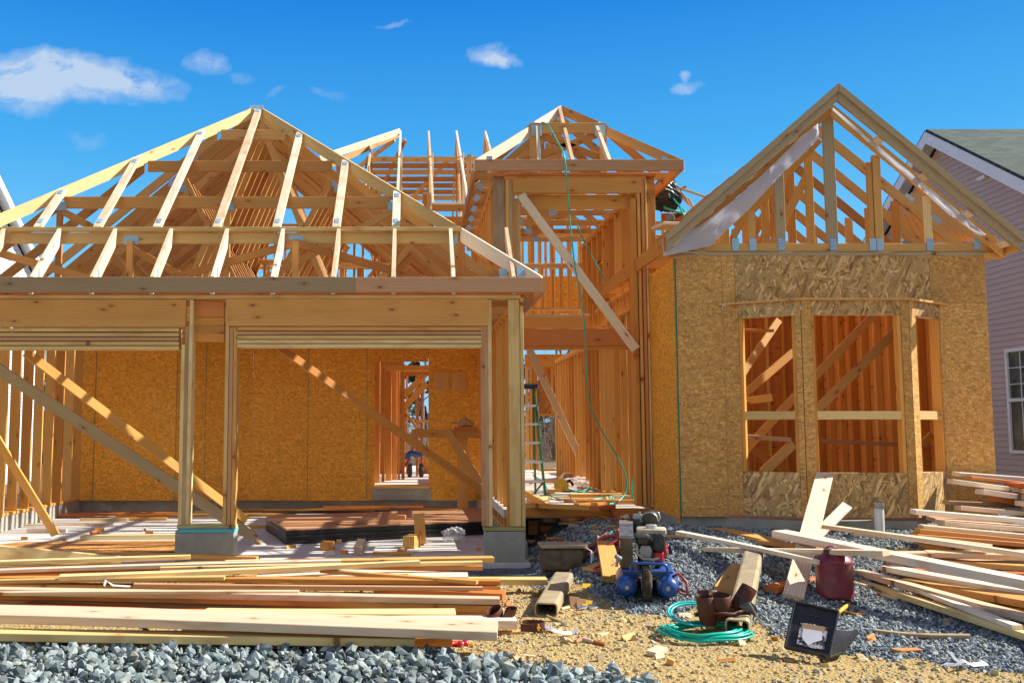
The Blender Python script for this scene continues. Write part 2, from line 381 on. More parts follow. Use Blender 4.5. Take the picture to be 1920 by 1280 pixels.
Mt['bush'] = plain('dark_leaf', (.035, .055, .03), .7, 0, .4, 3, .2)
Mt['sidingp'] = plain('siding_pink', (.46, .365, .325), .55, 0, .05, 1.2)
Mt['sidingw'] = plain('siding_white', (.72, .73, .76), .5, 0, .03, 2)
Mt['trim'] = plain('white_trim', (.68, .71, .76), .4, 0, .03, 2)
Mt['joint'] = plain('siding_joint', (.34, .2, .12), .7)
m, t, b = mat('shingles'); g = t.attr('gc').outputs['Vector']
br = t.a('ShaderNodeTexBrick'); t.put(br.inputs[0], g); br.inputs['Scale'].default_value = 1; br.inputs['Brick Width'].default_value = .28; br.inputs['Row Height'].default_value = .13
br.inputs['Mortar Size'].default_value = .008; br.inputs['Color1'].default_value = (.025, .045, .035, 1); br.inputs['Color2'].default_value = (.075, .105, .085, 1); br.inputs['Mortar'].default_value = (.02, .03, .03, 1)
t.put(b.inputs['Base Color'], t.mix(t.math('MULTIPLY', t.noise(g, 40, 3, .6), .6), br.outputs[0], (.03, .045, .038))); b.inputs['Roughness'].default_value = .95
bump(t, b, br.outputs['Fac'], -.6, .02); Mt['shingles'] = m
m, t, b = mat('glass_window'); b.inputs['Base Color'].default_value = (.03, .04, .035, 1); b.inputs['Roughness'].default_value = .04; b.inputs['Specular IOR Level'].default_value = 1; Mt['glass'] = m
def stone(name, cols, rough=.8):
    m, t, b = mat(name); ti = t.attr('tint').outputs['Fac']; tx = t.a('ShaderNodeTexCoord').outputs['Object']
    c = t.ramp(ti, [(i/(len(cols)-1), k) for i, k in enumerate(cols)])
    n = t.noise(tx, 45, 4, .7)
    c = t.mix(t.math('MULTIPLY', t.step(n, .4, .7), .35), c, t.mix(1, c, (.6, .62, .62), 'MULTIPLY'))
    t.put(b.inputs['Base Color'], c); b.inputs['Roughness'].default_value = rough; b.inputs['Specular IOR Level'].default_value = .25
    bump(t, b, t.noise(tx, 120, 3, .6), .3, .004); return m
Mt['rock'] = stone('crushed_stone', [(.06, .08, .08), (.15, .19, .19), (.24, .29, .29), (.34, .40, .40), (.27, .28, .23)])
Mt['gravel'] = stone('small_gravel', [(.07, .09, .10), (.16, .19, .21), (.25, .29, .31), (.38, .42, .43), (.36, .34, .26)])
Mt['clod'] = stone('dirt_clods', [(.28, .19, .08), (.46, .34, .15), (.56, .44, .22), (.30, .29, .24), (.62, .50, .28)])
m, t, b = mat('ground_soil'); z_ = t.attr('zone').outputs['Fac']; tx = t.a('ShaderNodeTexCoord').outputs['Object']
n1 = t.noise(tx, 9, 8, .7); n2 = t.noise(tx, 55, 5, .7); n3 = t.noise(tx, 1.7, 4, .6)
dirt = t.mix(t.step(n1, .3, .7), (.36, .24, .085), (.56, .42, .18)); dirt = t.mix(t.step(n3, .4, .7), dirt, (.47, .33, .15))
grav = t.mix(t.step(n2, .35, .65), (.07, .09, .10), (.20, .23, .24))
vz = t.vor(tx, 48); svz = t.a('ShaderNodeSeparateColor'); t.put(svz.inputs[0], vz.outputs['Color'])
grav = t.mix(.6, grav, t.ramp(svz.outputs[0], [(0, (.03, .04, .05)), (.5, (.13, .16, .18)), (1, (.26, .29, .30))]))
far = (.20, .15, .085)
cc = t.mix(t.math('SUBTRACT', 1, t.step(z_, 0, 1)), grav, dirt)
cc = t.mix(t.step(z_, 1.2, 2), cc, far)
t.put(b.inputs['Base Color'], cc); b.inputs['Roughness'].default_value = .95; b.inputs['Specular IOR Level'].default_value = .15
bump(t, b, t.math('ADD', n1, t.math('ADD', n2, vz.outputs['Distance'])), .8, .02); Mt['soil'] = m

# ------------------------------------------------------------------ ground
def lerp_tab(x, tab):
    for (a, b), (c, d) in zip(tab, tab[1:]):
        if x <= c: return b+(d-b)*max(0, (x-a))/(c-a)
    return tab[-1][1]
EDGE = [(-400, 1196), (0, 1203), (200, 1200), (600, 1204), (700, 1210), (900, 1236), (1060, 1262), (1200, 1288), (1500, 1330), (2400, 1400)]     # far edge of the coarse stones
UP = [(-400, 1110), (860, 1110), (960, 1085), (1100, 1100), (1180, 1150), (1280, 1162), (1330, 1120), (1420, 1165), (1560, 1215), (1700, 1240), (1920, 1258), (2400, 1290)]  # far edge of the bare dirt
def zone(X, Y):
    """0 dirt, 1 gravel, 2 land beyond, 3 coarse stones"""
    if Y > 9 or X > 8 or X < -8 or Y < -9: return 2
    px, py = pr(X, Y, gz(X, Y))
    n = 14*mnoise.noise(V((X*2.2, Y*2.2, 9)))+8*mnoise.noise(V((X*7, Y*7, 4)))
    if Y < -6 or py+n > lerp_tab(px, EDGE): return 3
    if px > 850 and py+n*1.6 < lerp_tab(px, UP): return 1
    if Y > .2: return 1
    return 0
xs = sorted(set([round(-6+.05*i, 3) for i in range(300)] + [-200, -120, -80, -60, -45, -35, -28, -22, -17, -13, -10, -8, -7] + [9.2, 9.6, 10.2, 11, 12, 14, 17, 21, 26, 34, 45, 60, 90, 140, 220]))
ys = sorted(set([round(-6+.05*i, 3) for i in range(160)] + [-30, -20, -14, -11, -9, -8, -7] + [2.3, 3, 4, 5.5, 7, 9, 11, 13, 15, 18, 21, 25, 30, 36, 44, 55, 75, 110, 170, 300, 600]))
nx, ny = len(xs), len(ys)
vs = [(x, y, gz(x, y)) for y in ys for x in xs]
fs = [(j*nx+i, j*nx+i+1, j*nx+nx+i+1, j*nx+nx+i) for j in range(ny-1) for i in range(nx-1)]
me = bpy.data.meshes.new('ground'); me.from_pydata(vs, [], fs); me.shade_smooth()
at = me.attributes.new('zone', 'FLOAT', 'POINT'); at.data.foreach_set('value', np.array([{3: 1.0}.get(zone(x, y), zone(x, y)) for (x, y, z) in vs], dtype=np.float32))
me.materials.append(Mt['soil']); o = bpy.data.objects.new('ground', me); col.objects.link(o); o['kind'] = 'structure'

ICO_V = []; gr = (1+5**.5)/2
for a in (-1, 1):
    for b in (-gr, gr): ICO_V += [(0, a, b), (a, b, 0), (b, 0, a)]
ICO_V = np.array(ICO_V)/np.linalg.norm(ICO_V[0])
def hull_faces(v):
    fs = []; n = len(v)
    for i in range(n):
        for j in range(i+1, n):
            for k in range(j+1, n):
                nn = np.cross(v[j]-v[i], v[k]-v[i]); d = (v-v[i])@nn
                if (d < 1e-6).all(): fs.append((i, j, k))
                elif (d > -1e-6).all(): fs.append((i, k, j))
    return np.array(fs)
ICO_F = hull_faces(ICO_V)
def stones(name, pts, sizes, m, seed, flat=.65, label='', jit=.38):
    rg = np.random.default_rng(seed); N = len(pts)
    b = ICO_V[None]*(1+jit*rg.uniform(-1, 1, (N, 12, 1)))
    b = b*rg.uniform(.55, 1.25, (N, 1, 3))*np.array([1, 1, flat])
    ax = rg.normal(size=(N, 3)); ax /= np.linalg.norm(ax, axis=1)[:, None]; an = rg.uniform(0, 6.28, N)
    c, s_ = np.cos(an)[:, None, None], np.sin(an)[:, None, None]; A = ax[:, None, :]
    b = b*c+np.cross(np.broadcast_to(A, b.shape), b)*s_+A*(b*A).sum(-1, keepdims=True)*(1-c)
    vv = (b*np.array(sizes)[:, None, None]+np.array(pts)[:, None, :]).reshape(-1, 3)
    ff = (ICO_F[None]+12*np.arange(N)[:, None, None]).reshape(-1, 3)
    me = bpy.data.meshes.new(name); me.vertices.add(len(vv)); me.vertices.foreach_set('co', vv.astype(np.float32).ravel())
    me.loops.add(len(ff)*3); me.loops.foreach_set('vertex_index', ff.ravel().astype(np.int32))
    me.polygons.add(len(ff)); me.polygons.foreach_set('loop_start', np.arange(0, len(ff)*3, 3, dtype=np.int32))
    me.update(calc_edges=True); me.shade_flat()
    at = me.attributes.new('tint', 'FLOAT', 'POINT'); at.data.foreach_set('value', np.repeat(rg.uniform(0, 1, N), 12).astype(np.float32))
    me.materials.append(m); o = bpy.data.objects.new(name, me); col.objects.link(o)
    return tag(o, label, name.replace('_', ' '), None, 'stuff')
rg = random.Random(3)
pa, sa, pb, sb, pc, scz = [], [], [], [], [], []
for i in range(19000):
    X = rg.uniform(-4.2, 3.2); Y = rg.uniform(-6.2, -3.7)
    if zone(X, Y) == 3:
        s_ = .008+.040*rg.random()**2.0
        pa.append((X, Y, gz(X, Y)+rg.uniform(-.01, .055))); sa.append(s_)
for i in range(90000):                      # denser where nearer
    px = rg.uniform(830, 2050); py = 960+330*rg.random()
    p = G2 = None
    Y = -5.6+6.6*rg.random()**1.25; X = rg.uniform(.3, 7.2)
    if X < 1.2 and Y > -.6: continue
    if Y > .0 and X > 2.7: continue
    z_ = zone(X, Y)
    if z_ == 1: pb.append((X, Y, gz(X, Y)+rg.uniform(-.004, .010))); sb.append(rg.uniform(.007, .019)*(1.35 if rg.random() < .1 else 1))
    elif z_ == 0 and rg.random() < .30: pc.append((X, Y, gz(X, Y)+rg.uniform(-.006, .004))); scz.append(rg.uniform(.006, .017)*(2.2 if rg.random() < .05 else 1))
for i in range(3500):
    X = rg.uniform(-4, .8); Y = rg.uniform(-4.4, -.6)
    if zone(X, Y) == 0: pc.append((X, Y, gz(X, Y)+rg.uniform(-.006, .004))); scz.append(rg.uniform(.008, .02))
stones('crushed_stone', pa, sa, Mt['rock'], 1, .7, 'coarse grey blue crushed stone along the bottom edge')
stones('fine_gravel', pb, sb, Mt['gravel'], 2, .7, 'small blue grey gravel spread before the entrance and bay room')
stones('dirt_clods', pc, scz, Mt['clod'], 3, .7, 'loose tan clods and pebbles on the bare dirt')

# concrete: garage floor, curbs, foundation
tag(MB().box((-2.18, 2.85, -.14), (6.74, 5.9, .28)).build('garage_floor', Mt['slab']), kind='structure')
tag(MB().box((1.9, 6.2, .40), (1.75, 10.3, .10)).build('house_deck', Mt['deckm']), kind='structure')
tag(MB().box((-1.4, 9.9, .40), (4.8, 8.0, .10)).build('rear_deck', Mt['deckm']), kind='structure')
tag(MB().box((4.45, 2.3, .40), (3.1, 4.4, .10)).build('room_deck', Mt['deckm']), kind='structure')

# ------------------------------------------------------------------ the unfinished house
H = empty('unfinished_house', (1, 3, 0), 'half-built timber house with open roof trusses, garage bays, entry tower and bay window room', 'house')
FAR = MB()
def part(name, mb, m, parent=None, **k):
    return mb.build(name, Mt[m], parent or H, **k)
def plate(pt, parent, w=.10, h=.10, n=(0, -1, 0), up=(0, 0, 1)):
    pt, n, up = V(pt), V(n).normalized(), V(up); up = (up-n*up.dot(n)).normalized(); s_ = up.cross(n)
    mb = MB(); q = [pt+s_*(a*w/2)+up*(b_*h/2) for a, b_ in ((-1, -1), (1, -1), (1, 1), (-1, 1))]
    mb.poly(q, n*.003, u=s_); return mb.build('connector_plate', Mt['plate'], parent)
def face_board(name, x0, y0, x1, y1, Y, w, t=.038, m='stud', Y1=None, parent=None, **k):
    """flat board whose broad side looks to the street"""
    a, b_ = P(x0, y0, Y), P(x1, y1, Y if Y1 is None else Y1)
    u_ = (b_-a).normalized(); side = V((0, 1, 0)).cross(u_)
    return part(name, MB().beam(a, b_, w, t, side), m, parent, **k)
def upright(name, x, y0, y1, Y, w=.038, d=.14, m='stud', xb=None, parent=None):
    """vertical post whose front edge shows, w wide; x is the pixel of its centre"""
    a, b_ = P(x, y0, Y), P(x if xb is None else xb, y1, Y)
    X = (a.x+b_.x)/2
    return part(name, MB().beam((X, Y+d/2, a.z), (X, Y+d/2, b_.z), d, w, (0, 1, 0)), m, parent)
def wall(a, b_, z0, z1, th=.09, sp=.406, top=2, m='stud', merge=False, skip=(), off=0.0, bottom=True, brick=0):
    a, b_ = V((*a, 0)), V((*b_, 0)); u_ = (b_-a); L = u_.length; u_.normalize(); n = V((-u_.y, u_.x, 0))
    mb = MB(); up = V((0, 0, 1))
    for k in range(top): mb.beam(a+up*(z1-.02-.04*k), b_+up*(z1-.02-.04*k), th-.002*k, .038, n)
    if bottom: mb.beam(a+up*(z0+.019), b_+up*(z0+.019), th, .038, n)
    W = part('wall_frame', mb, m); s_ = off+.019
    zt, zb = z1-.04*top, z0+(.039 if bottom else 0)
    while s_ < L:
        if not any(q0 < s_ < q1 for q0, q1 in skip):
            p = a+u_*s_
            if merge: FAR.beam(p+up*zb, p+up*zt, th-.004, .038, n)
            else: part('stud', MB().beam(p+up*zb, p+up*zt, th-.004, .038, n), m, W)
        s_ += sp
    for q in range(brick):
        s0 = rnd.uniform(0, L-.4); p = a+u_*s0+up*rnd.uniform(z0+.8, z1-.5)
        part('blocking', MB().beam(p, p+u_*.4, th-.01, .038, n), m, W)
    return W
def panel(name, a, b_, z0, z1, m, th=.012, parent=None, front=(0, -1)):
    """sheathing panel standing on the line a-b"""
    a, b_ = V((*a, 0)), V((*b_, 0)); up = V((0, 0, 1))
    return part(name, MB().poly([a+up*z0, b_+up*z0, b_+up*z1, a+up*z1], V((*front, 0)).normalized()*th, u=(b_-a)), m, parent)

ZF = 3.04                 # top of the garage walls
# -- garage front
part('footing', MB().box((P(386, 1020, .06).x, .09, .14), (.60, .22, .37)), 'concrete', label='stained grey concrete footing with blue foam strip')
part('foam_strip', MB().box((P(386, 1010, 0).x, .085, .318), (.59, .235, .035)), 'bluewrap')
part('sill_plate', MB().beam((P(331, 1000, 0).x, .07, .357), (P(441, 1000, 0).x, .07, .357), .14, .038, (0, 1, 0)), 'treated')
part('footing', MB().box((P(946, 1020, .06).x, .09, .11), (.41, .24, .40)), 'concrete')
part('sill_plate', MB().beam((P(907, 1000, 0).x, .07, .335), (P(984, 1000, 0).x, .07, .335), .14, .038, (0, 1, 0)), 'treated')
for x, y0, y1, m in [(340, 646, 983, 'yellow'), (347.5, 612, 983, 'gray'), (355, 562, 983, 'yellow'), (424, 562, 983, 'yellow'), (431.5, 613, 983, 'pinkf'), (439, 613, 983, 'fir'),
                     (907, 612, 986, 'pinkf'), (913, 612, 986, 'pinkf'), (919.5, 562, 986, 'yellow')]:
    upright('post', x, y0, y1, 0 if x < 900 else .004, .038, .14, m)
upright('post', 965, 562, 986, .0, .115, .04, 'yellow'); upright('post', 980, 560, 986, .004, .036, .14, 'yellow')
face_board('garage_header', -60, 588, 349, 588, .015, .285, .05, 'fir')
face_board('garage_header', 428, 586, 915, 586, .015, .285, .05, 'fir')
for k, (y_, w_, m_) in enumerate([(580, .17, 'red'), (603, .085, 'stud'), (618, .085, 'fir'), (633, .085, 'stud')]): face_board('header_piece', 358, y_, 421, y_, .10+.004*(k % 2), w_, .05, m_)
for k in range(5):
    ya, yb = 620+8.2*k, 617+8.2*k; mm = ['yellow', 'yellow', 'pinkf', 'yellow', 'yellow'][k]
    a, b_ = P(-60, ya, .0), P(335, ya-1 if k else ya-2, .0)
    part('lintel_board', MB().beam((a.x, .07+.003*(k % 2), b_.z), (b_.x, .07+.003*(k % 2), b_.z), .14, .037, (0, 1, 0)), mm)
    a, b_ = P(443, 616+8*k, .0), P(903, 616+8*k, .0); mm = ['fir', 'pinkf', 'yellow', 'yellow', 'yellow'][k]
    part('lintel_board', MB().beam((a.x, .07+.003*(k % 2), b_.z), (b_.x, .07+.003*(k % 2), b_.z), .14, .037, (0, 1, 0)), mm)
z1 = P(600, 556.5, 0).z
part('top_plate', MB().beam((-5.6, .07, z1), (P(976, 556, 0).x, .07, z1), .14, .040, (0, 1, 0)), 'yellow')
part('top_plate', MB().beam((-5.6, .075, z1+.041), (1.17, .075, z1+.041), .14, .038, (0, 1, 0)), 'red')
z1 += .06
a, b_ = P(-200, 534, -.37), P(667, 534, -.37); zf = P(700, 534, -.37).z
part('fascia_board', MB().beam((-5.7, -.37, zf), (b_.x, -.37, zf), .155, .038, (0, 0, 1)), 'gray')
part('fascia_board', MB().beam((b_.x+.003, -.372, zf), (P(1015, 534, -.37).x, -.372, zf), .150, .038, (0, 0, 1)), 'pinkf')
XR = P(1015, 520, -.33).x
part('fascia_board', MB().beam((XR+.02, -.35, zf-.002), (XR+.02, 6.4, zf-.002), .150, .038, (0, 0, 1)), 'pinkf')
# -- garage side and back walls
wall((-5.52, 0), (-5.52, 5.8), .20, ZF-.1, .14, .406, 2, 'stud')
part('curb', MB().box((-5.55, 2.9, .08), (.18, 5.8, .24)), 'concrete'); part('curb', MB().box((-2.2, 5.9, .08), (6.6, .2, .25)), 'concrete')
part('curb', MB().box((1.12, 3.0, .06), (.16, 5.5, .26)), 'concrete')
wall((1.115, .16), (1.115, 5.8), .19, P(953, 561, .1).z, .115, .406, 2, 'stud', brick=3)
wall((.94, 5.76), (-5.5, 5.76), .20, ZF-.1, .09, .406, 2, 'stud', merge=True, skip=((.66, 1.72),))
YB = 5.70
bx = [(100, 177), (177.5, 330), (330.5, 473), (473.5, 577), (577.5, 688), (688.5, 703), (803.5, 935)]
for x0, x1 in bx:
    panel('sheathing_panel', (P(x0, 800, YB).x, YB), (P(x1, 800, YB).x+.001, YB), P(500, 938, YB).z, 2.92, 'osbin', front=(0, -1))
panel('sheathing_panel', (P(703.5, 800, YB).x, YB), (P(803, 800, YB).x, YB), P(750, 678, YB).z, 2.92, 'osbin')
for x in (177.5, 385, 577.5, 688, 330):
    p = P(x, 800, YB-.013); part('chalk_line', MB().box((p.x, YB-.0135, 1.55), (.007, .002, 2.7)), 'greenline')
for x0, x1, y0, y1 in ((813, 842, 697, 731), (848, 874, 697, 731)):
    a, b_ = P(x0, y1, YB-.02), P(x1, y0, YB-.02)
    part('wood_patch', MB().box(((a.x+b_.x)/2, YB-.022, (a.z+b_.z)/2), (b_.x-a.x, .018, b_.z-a.z)), 'fir')
part('threshold', MB().beam((P(701, 915, 5.62).x, 5.66, .42), (P(806, 915, 5.62).x, 5.66, .42), .05, .05, (0, 0, 1)), 'stud'); part('curb', MB().box((P(753, 915, 5.7).x, 5.70, .30), (.96, .06, .19)), 'concrete')
# -- garage braces
def brace(x0, y0, Y0, x1, y1, Y1, w=.089, m='stud', side=None):
    a, b_ = P(x0, y0, Y0), P(x1, y1, Y1); u_ = (b_-a).normalized()
    part('brace', MB().beam(a, b_, w, .038, side or V((0, 1, 0)).cross(u_)), m)
brace(-40, 668, .16, 474, 1005, 1.35, .125, 'gray'); brace(48, 660, .3, 462, 975, 1.3, .10, 'stud', (0, 0.25, 1)); brace(-60, 735, 1.2, 104, 1002, 2.05, .10)
brace(522, 650, .35, 912, 926, .95, .089, 'stud', (0, .35, 1))
# -- garage roof
SL = .862; YF = -.35; ZR = P(1015, 520, -.33).z+.01; XL = XR-7.0; XA = (XL+XR)/2
def zroof(x, y): return ZR+SL*min(y-YF, XR-x, x-XL)
def rafter(name, p0, p1, h=.125, parent=None, m='truss', t=.038, pl=True):
    """sloping member between two points of its top edge"""
    p0, p1 = V(p0), V(p1); d = (p1-p0); hd = V((d.x, d.y, 0)).normalized(); n = V((-hd.y, hd.x, 0))
    mb = MB(); q = [p0, p1, p1-V((0, 0, h)), p0-V((0, 0, h))]
    mb.poly([x-n*t/2 for x in q], n*t, u=d); return mb.build(name, Mt[m], parent or H)
jackX = [1.02-.612*k for k in range(11)]
YG = .42                                         # girder truss carrying the jacks
zg = ZR+SL*(YG-YF)
for k, x in enumerate(jackX):
    if x < XL+.4: continue
    j = rafter('jack_rafter', (x, YF+.02, ZR), (x, YG-.03, zg), .185, m='pine')
    plate((x+.021, YF+.17, ZR+.06), j, .05, .10, (1, 0, 0))
# hip rafters
def hip(sx, r0, r1, m='yellow', h=.16):
    x = (lambda r: XR-r) if sx > 0 else (lambda r: XL+r)
    return rafter('hip_rafter', (x(r0), YF+r0, ZR+SL*r0), (x(r1), YF+r1, ZR+SL*r1), h, m=m)
hr = hip(1, .0, YG-YF, 'pine', .16); hip(-1, 0, YG-YF, 'pine')
h1 = hip(1, YG-YF+.02, 3.46); h2 = hip(-1, YG-YF+.02, 3.46)
plate((XR-.20, YF+.10, ZR+.06), hr, .08, .10, (0.2, -1, 0)); plate((XR-.37, YF+.2, ZR+.06), hr, .08, .10, (0.2, -1, 0))
# girder truss and step-down hip trusses
def steptruss(Y, label=None, top='yellow', flat=.02, drop=.0, webs=True):
    r = Y-YF; z = ZR+SL*r-drop; xa, xb = XL+r, XR-r
    T = part('roof_truss', MB().beam((xa, Y, z-.02), (xb, Y, z-.02), .09, .04, (0, 1, 0)).beam((xa+.03, Y+.05, z-.107), (xb-.03, Y+.05, z-.107), .12, .038, (0, 0, 1)) if flat else
             MB().beam((xa+.05, Y, z-.08), (xb-.05, Y, z-.08), .14, .038, (0, 0, 1)), top)
    for s_, x0, x1 in ((1, XR, xb), (-1, XL, xa)): rafter('top_chord', (x0, Y, ZR-.02), (x1, Y, z-.02), .14, T, t=.0355)
    zb = z1+.04
    part('bottom_chord', MB().beam((XL, Y, zb), (XR, Y, zb), .09, .033), 'truss', T)
    if webs:
        n = max(2, int((xb-xa)/1.6)); pts = [xa+(xb-xa)*i/n for i in range(n+1)]
        for i, x in enumerate(pts):
            part('web', MB().beam((x, Y, zb), (x, Y, z-.15), .075, .038, (1, 0, 0)), 'truss', T)
            if i < n: part('web', MB().beam((x if i % 2 else pts[i+1], Y+.0, zb+.03), (pts[i+1] if i % 2 else x, Y, z-.17), .085, .036, (1, 0, 0)), 'truss', T)
            plate((x, Y-.024 if not flat else Y+.028, z-.13), T, .16, .10)
    return T
steptruss(YG)
for r in (1.52, 2.28, 3.04): steptruss(YF+r, flat=0, top='truss', webs=r < 2, drop=.10)
# jacks lying over the step trusses
for k, x in enumerate([XA+.03] + [XA+.03+s_*.66*i for i in (1, 2, 3) for s_ in (1, -1)] + [XA+.03-.66*4]):
    r1 = min(XR-x, x-XL); r0 = YG-YF
    if r1 < r0+.15: continue
    j = rafter('jack_rafter', (x, YF+r0+.03, ZR+SL*(r0+.03)), (x, YF+r1-.03, ZR+SL*(r1-.03)), .05, m='pine', t=.088)
    nn = V((0, -SL, 1)); 
    for q in (r0+.12, r1-.12): plate((x, YF+q, ZR+SL*q+.003), j, .05, .09, nn, (0, 1, SL))
plate((XA, YF+3.42, ZR+SL*3.44+.0), h1, .20, .07, (0, -1, .5))
# common trusses behind the hip apex
for k in range(12):
    Y = YF+3.5+.1+.33*k; za = ZR+SL*3.5
    T = rafter('roof_truss', (XR, Y, ZR), (XA+.01, Y, za), .18); rafter('top_chord', (XL, Y, ZR), (XA-.01, Y, za), .18, T)
    zb = z1+.04; part('bottom_chord', MB().beam((XL, Y, zb), (XR, Y, zb), .09, .033), 'truss', T)
    mb = MB(); w_ = 3.5
    for s_ in (1, -1):
        x3, x6 = XA+s_*w_/3, XA+s_*w_*.62
        for (p, q) in (((XA, Y, za-.15), (x3*.999, Y, zb)), ((x6, Y, za-SL*abs(x6-XA)-.12), (x3, Y, zb)), ((XA+s_*w_*.3, Y, za-SL*w_*.3-.1), (XA, Y, zb))):
            part('web', MB().beam(p, q, .085, .036, (1, 0, 0)), 'truss', T)
    if k < 2:
        plate((XA, Y-.021, za-.13), T, .22, .12)
        for s_ in (1, -1): plate((XA+s_*w_*.33, Y-.021, za-SL*w_*.33-.10), T, .2, .1)

# -- entry tower
YT = 1.0
tx0, tx1 = P(926, 330, YT).x, P(1236, 600, YT).x
ZT = P(1080, 327, YT).z
zfl = .45
for x, w_, m, y1 in [(937, .14, 'gray', 700), (951.5, .036, 'stud', 700), (957.5, .036, 'gray', 700), (963, .034, 'fir', 700), (968.5, .034, 'gray', 700), (973.5, .034, 'fir', 700),
                 (1193, .060, 'stud', 950), (1203, .036, 'stud', 950), (1211, .036, 'red', 950), (1217, .02, 'yellow', 950), (1228.5, .10, 'fir', 950)]:
    X = P(x, 640, YT).x if x > 1000 else P(x, 400, YT).x
    zt = ZT-.02 if w_ > .09 else P(x, 372 if x in (968.5, 973.5, 1193) else 336, YT).z
    yy0 = YT if w_ < .09 else YT+.002
    part('post', MB().beam((X, yy0+.07, zfl+.04 if x > 1000 else 3.0), (X, yy0+.07, zt), .14 if w_ < .09 else .04, w_, (0, 1, 0) ), m)
part('entry_header', MB().beam(P(962, 349, YT+.012), P(1203, 349, YT+.012), .17, .04, (0, 0, 1)), 'fir')
part('entry_header', MB().beam(P(984, 379, YT+.16), P(1190, 379, YT+.16), .17, .04, (0, 0, 1)), 'stud')
part('top_plate', MB().beam((tx0, YT+.07, ZT-.0), (tx1, YT+.07, ZT-.0), .14, .038, (0, 1, 0)), 'red')
part('top_plate', MB().beam((tx0+.12, YT+.068, ZT-.042), (tx1-.12, YT+.068, ZT-.042), .145, .038, (0, 1, 0)), 'stud')
brace(976, 366, YT-.02, 1192, 655, YT-.02, .10, 'pine')
wall((tx0+.05, YT+.15), (tx0+.05, 5.4), zfl+2.6, ZT+.02, .09, .406, 2, 'stud')
wall((tx1-.08, 3.45), (tx1-.08, 8.0), zfl, P(1100, 655, 3.4).z+.2, .14, .30, 2, 'stud')
wall((tx1-.06, YT+.15), (tx1-.06, 5.5), P(1150, 625, 3.4).z+.15, ZT+.02, .10, .406, 2, 'stud', brick=2)
panel('sheathing_panel', (tx1+.0, 3.4), (tx1+.0, 5.5), 3.0, ZT, 'osbin', front=(1, 0))
# beams across the foyer
for x0, x1, y, Y, w_, m in [(975, 1100, 604, 3.3, .21, 'stud'), (975, 1190, 632, 1.6, .21, 'red'), (978, 1188, 651, 1.62, .05, 'stud'), (975, 1105, 592, 3.3, .04, 'pine')]:
    part('floor_beam', MB().beam(P(x0, y, Y), P(x1, y, Y), w_, .05+.012*(w_ < .06), (0, 0, 1)), m)
# upstairs rear wall of studs and framing seen above the beam
wall((-1.2, 5.5), (tx1, 5.5), 3.3, ZT-.25, .09, .30, 2, 'yellow', merge=True)
wall((-3.5, 9.5), (tx1, 9.5), 3.2, 5.4, .09, .406, 2, 'yellow', merge=True)
wall((-3.0, 7.6), (-.2, 7.6), 3.1, 5.2, .09, .406, 1, 'stud', merge=True)
wall((0.2, 5.6), (.2, 12), 3.2, 5.3, .09, .45, 1, 'yellow', merge=True)
wall((-4.2, 7.6), (-4.2, 12), 3.2, 5.0, .09, .45, 1, 'yellow', merge=True)
for q, (yy, x0_, x1_, zz) in enumerate([(6.3, -.6, 2.75, 5.0), (7.1, -1.5, 4.2, 4.9), (8.0, .1, 4.8, 5.3), (8.8, -2, 5.0, 5.2), (10.3, -3, 5.6, 5.5), (6.6, -5.2, -.8, 4.3), (8.4, -5.0, 0, 4.6), (11.2, -5.4, 1, 5.0)]):
    x = x0_
    FAR.beam((x0_, yy, zz), (x1_, yy, zz), .09, .07, (0, 1, 0)); FAR.beam((x0_, yy, 3.15), (x1_, yy, 3.15), .09, .04, (0, 1, 0))
    while x < x1_:
        FAR.beam((x, yy, 3.1), (x, yy, zz-.03), .04, .088, (1, 0, 0)); x += .36+.12*rnd.random()
    FAR.beam((x0_+.3, yy-.06, 3.3), (x0_+1.6, yy-.06, zz-.2), .085, .038, (0, 0, 1))
panel('sheathing_panel', (.3, 10.9), (6.4, 10.9), 3.1, 4.75, 'osbin')
# tower roof
XTL, XTR, YTF = P(890, 300, .6).x, P(1281, 300, .6).x, .6
ZTE = P(1080, 300, .6).z; zc = P(1080, 310, .6).z
part('fascia_board', MB().beam((XTL, YTF, zc), (XTR, YTF, zc), .125, .038, (0, 0, 1)), 'pinkf')
part('fascia_board', MB().beam((XTL+.02, YTF+.02, zc), (XTL+.02, 4.6, zc), .123, .038, (0, 0, 1)), 'truss')
part('fascia_board', MB().beam((XTR-.02, YTF+.02, zc), (XTR-.02, 4.6, zc), .123, .038, (0, 0, 1)), 'stud')
XTA = (XTL+XTR)/2; WT = (XTR-XTL)/2; ST = .88; zap = ZTE+ST*WT
for s_, x0 in ((-1, XTL), (1, XTR)):
    hb = rafter('hip_rafter', (x0, YTF, ZTE), (XTA+s_*.42, YTF+WT-.42, zap-ST*.42), .13, m='pine' if s_ < 0 else 'truss')
    rafter('hip_rafter', (XTA+s_*.40, YTF+WT-.40, zap-ST*.40+.02), (XTA+s_*.02, YTF+WT-.02, zap), .13, m='pine' if s_ < 0 else 'truss')
    plate((x0-s_*.17, YTF+.12, ZTE+.03), hb, .08, .10)
TT = part('roof_truss', MB().beam((XTA-.46, YTF+.7, zap-.44), (XTA+.46, YTF+.7, zap-.44), .13, .038), 'truss')
part('bottom_chord', MB().beam((XTL, YTF+.7, ZT+.06), (XTR, YTF+.7, ZT+.06), .09, .033), 'truss', TT)
